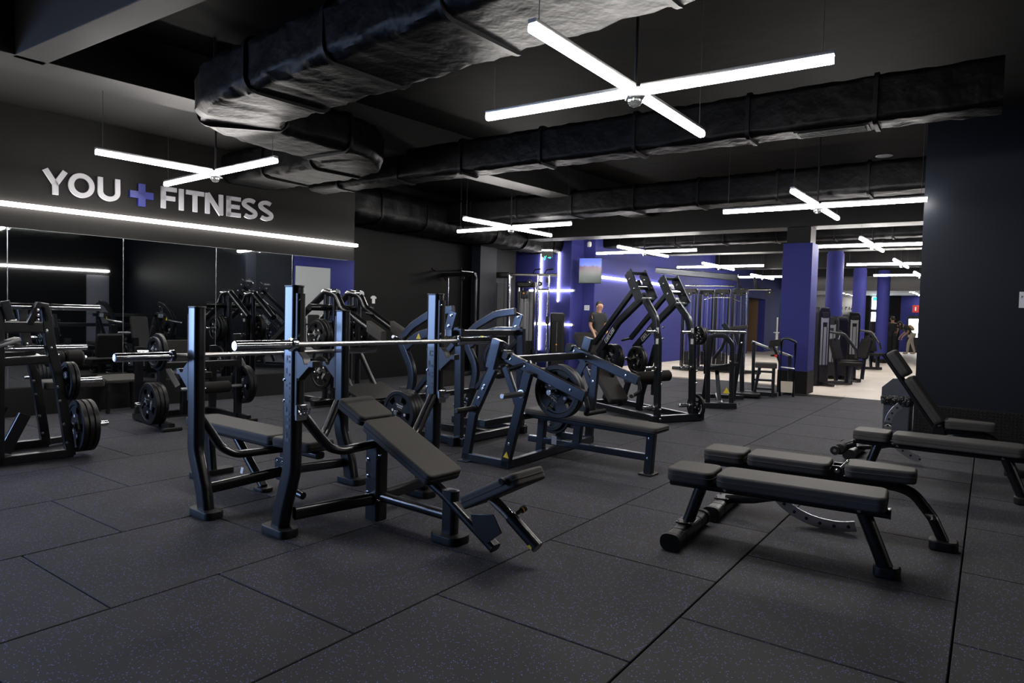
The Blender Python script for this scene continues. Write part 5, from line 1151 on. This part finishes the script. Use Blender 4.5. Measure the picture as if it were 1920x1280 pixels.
# ================================================================== people
def skin_obj(name, m, pts, edges, parent=None, sub=2, root=0):
    """continuous body or garment grown along joints: pts = [(x, y, z, rx, ry)]"""
    me = bpy.data.meshes.new(name); me.from_pydata([p[:3] for p in pts], edges, []); o = bpy.data.objects.new(name, me); COL.objects.link(o)
    if parent: o.parent = parent
    o.modifiers.new('skin', 'SKIN'); sv = me.skin_vertices[0].data
    for i, p in enumerate(pts): sv[i].radius = (p[3], p[4] if len(p) > 4 else p[3]); sv[i].use_root = (i == root)
    sb = o.modifiers.new('subdivision', 'SUBSURF'); sb.levels = sub; sb.render_levels = sub
    me.materials.append(MATS[m]); return o
def figure(p, az, lab, lean=0.0, shirt='cloth_dark', trousers='cloth_dark', hair_long=False, stride=.12, armfwd=.1, bag=False, scale=1.0, wave=0):
    """standing figure, x forward; lean tips the trunk forward (radians)"""
    t = thing('person', lab, 'person', p, az); t.scale = (scale,)*3
    c, s = math.cos(lean), math.sin(lean); hip = Vector((0, 0, .92))
    def up(x, y, z): return Vector((hip.x+x*c+z*s, y, hip.z+z*c-x*s))
    J = {}; J['pel'] = up(0, 0, 0); J['wst'] = up(0, 0, .18); J['che'] = up(.02, 0, .38); J['nck'] = up(.0, 0, .53); J['hb'] = up(.02, 0, .60); J['hd'] = up(.04, 0, .685); J['ht'] = up(.03, 0, .755)
    for k, sg in (('l', 1), ('r', -1)):
        st = stride*sg; J['hip'+k] = up(0, sg*.09, -.04); J['kn'+k] = Vector((st*.6+.03, sg*.10, .49)); J['an'+k] = Vector((st-.02, sg*.10, .09)); J['to'+k] = Vector((st+.16, sg*.11, .035))
        J['sh'+k] = up(0, sg*.18, .46); e = up(.0, sg*.23, .20); J['el'+k] = e+Vector((armfwd*.4, 0, -lean*.05)); J['wr'+k] = J['el'+k]+Vector((armfwd+.10, -sg*.03, -.22)); J['ha'+k] = J['wr'+k]+Vector((.04, 0, -.08))
    R_ = {'pel': (.13, .10), 'wst': (.12, .09), 'che': (.14, .10), 'nck': (.055, .055), 'hb': (.065, .075), 'hd': (.092, .108), 'ht': (.07, .085), 'hip': (.08, .085), 'kn': (.052, .055), 'an': (.036, .04), 'to': (.03, .04), 'sh': (.062, .062), 'el': (.042, .042), 'wr': (.028, .03), 'ha': (.026, .035)}
    names = list(J); idx = {n: i for i, n in enumerate(names)}
    def rad(n): return R_[n] if n in R_ else R_[n[:-1]]
    E_ = [('pel', 'wst'), ('wst', 'che'), ('che', 'nck'), ('nck', 'hb'), ('hb', 'hd'), ('hd', 'ht')]
    for k in 'lr': E_ += [('pel', 'hip'+k), ('hip'+k, 'kn'+k), ('kn'+k, 'an'+k), ('an'+k, 'to'+k), ('che', 'sh'+k), ('sh'+k, 'el'+k), ('el'+k, 'wr'+k), ('wr'+k, 'ha'+k)]
    pts = [(*J[n], *rad(n)) for n in names]
    body = skin_obj('body', 'skin', pts, [(idx[a], idx[b]) for a, b in E_], t)
    for k, sg in (('l', 1), ('r', -1)):      # five fingers of unequal length
        for f in range(4):
            b0 = J['ha'+k]+Vector((-.02+f*.014, 0, -.02)); skin_obj('finger', 'skin', [(*b0, .009), (*(b0+Vector((.004, 0, -.035-.006*(1 if f in (1, 2) else 0)))), .008), (*(b0+Vector((.014, 0, -.06-.01*(1 if f in (1, 2) else 0)))), .007)], [(0, 1), (1, 2)], body, 1)
        b0 = J['wr'+k]+Vector((.035, 0, -.04)); skin_obj('thumb', 'skin', [(*b0, .01), (*(b0+Vector((.03, -sg*.015, -.02))), .009), (*(b0+Vector((.035, -sg*.02, -.05))), .008)], [(0, 1), (1, 2)], body, 1)
    def garment(name, m, ns, ed, grow, hem=None):
        ii = {n: i for i, n in enumerate(ns)}; return skin_obj(name, m, [(*J[n], rad(n)[0]+grow, rad(n)[1]+grow) for n in ns], [(ii[a], ii[b]) for a, b in ed], t)
    J['elm_l'] = J['shl'].lerp(J['ell'], .75); J['elm_r'] = J['shr'].lerp(J['elr'], .75); R_['elm_'] = (.062, .062); J['hem'] = up(0, 0, -.02); R_['hem'] = (.135, .105); J['nkb'] = J['che'].lerp(J['nck'], .6); R_['nkb'] = (.09, .075)
    R_['sh'] = (.074, .074)
    garment('shirt', shirt, ['hem', 'wst', 'che', 'nkb', 'shl', 'elm_l', 'shr', 'elm_r'], [('hem', 'wst'), ('wst', 'che'), ('che', 'nkb'), ('che', 'shl'), ('shl', 'elm_l'), ('che', 'shr'), ('shr', 'elm_r')], .022)
    garment('trousers', trousers, ['pel', 'hipl', 'knl', 'anl', 'hipr', 'knr', 'anr'], [('pel', 'hipl'), ('hipl', 'knl'), ('knl', 'anl'), ('pel', 'hipr'), ('hipr', 'knr'), ('knr', 'anr')], .014)
    for k in 'lr': skin_obj('shoe', 'cloth_beige' if bag else 'cloth_dark', [(*(J['an'+k]+Vector((-.03, 0, -.03))), .05), (*(J['to'+k]+Vector((.02, 0, .015))), .045)], [(0, 1)], t, 1)
    hd = J['hd']; fx = Vector((c, 0, -s)); uz = Vector((s, 0, c))
    hp = [(*(hd+uz*.055+fx*.02), .085), (*(hd+uz*.065-fx*.035), .092), (*(hd-fx*.05), .088)]+([(*(hd-uz*.12-fx*.03+Vector((.02, 0, -.05))), .08), (*(hd-uz*.2+fx*.02+Vector((.06, 0, -.14))), .05)] if hair_long else [(*(hd-uz*.08-fx*.05), .06)])
    skin_obj('hair', 'hair_dark', hp, [(i, i+1) for i in range(len(hp)-1)], t, 2)
    for sg in (1, -1):
        MB().lathe(hd+fx*.088+uz*.005+Vector((0, sg*.034, 0)), fx, [(.010, 0), (.008, .005), (0, .007)], 8).build('eye', 'ink', body); skin_obj('ear', 'skin', [(*(hd+Vector((0, sg*.092, 0))+uz*.02), .014), (*(hd+Vector((0, sg*.095, 0))-uz*.03), .010)], [(0, 1)], body, 1)
    skin_obj('nose', 'skin', [(*(hd+fx*.085+uz*.01), .012), (*(hd+fx*.108-uz*.035), .016)], [(0, 1)], body, 1)
    MB().box(hd+fx*.083-uz*.065, (.014, .045, .009), .003).build('mouth', 'red', body)
    if bag: b_ = skin_obj('bag', 'cloth_tan', [(*up(-.19, 0, .42), .12, .09), (*up(-.2, 0, .22), .14, .10), (*up(-.18, 0, .05), .11, .08)], [(0, 1), (1, 2)], None, 2); b_.location = t.location; b_.rotation_euler = t.rotation_euler; tag(b_, 'tan shoulder bag on the bending person at the entrance', 'bag')
    return t
figure(P(1707, 664), -75, 'person in dark top and beige trousers bending forward at the entrance', .75, 'cloth_dark', 'cloth_beige', True, .18, .12, True, 1.0)
q = P(1671, 664); figure((q.x, q.y, 0), 20, 'person in dark clothes standing half hidden behind the third round column', .03, stride=.05)
r = ray(1119, 600); q = CAMP+r*(16.75/r.y); figure((q.x, q.y, 0), 150, 'person in a dark tee standing below the television behind the machines', .1, stride=.05, armfwd=.05)
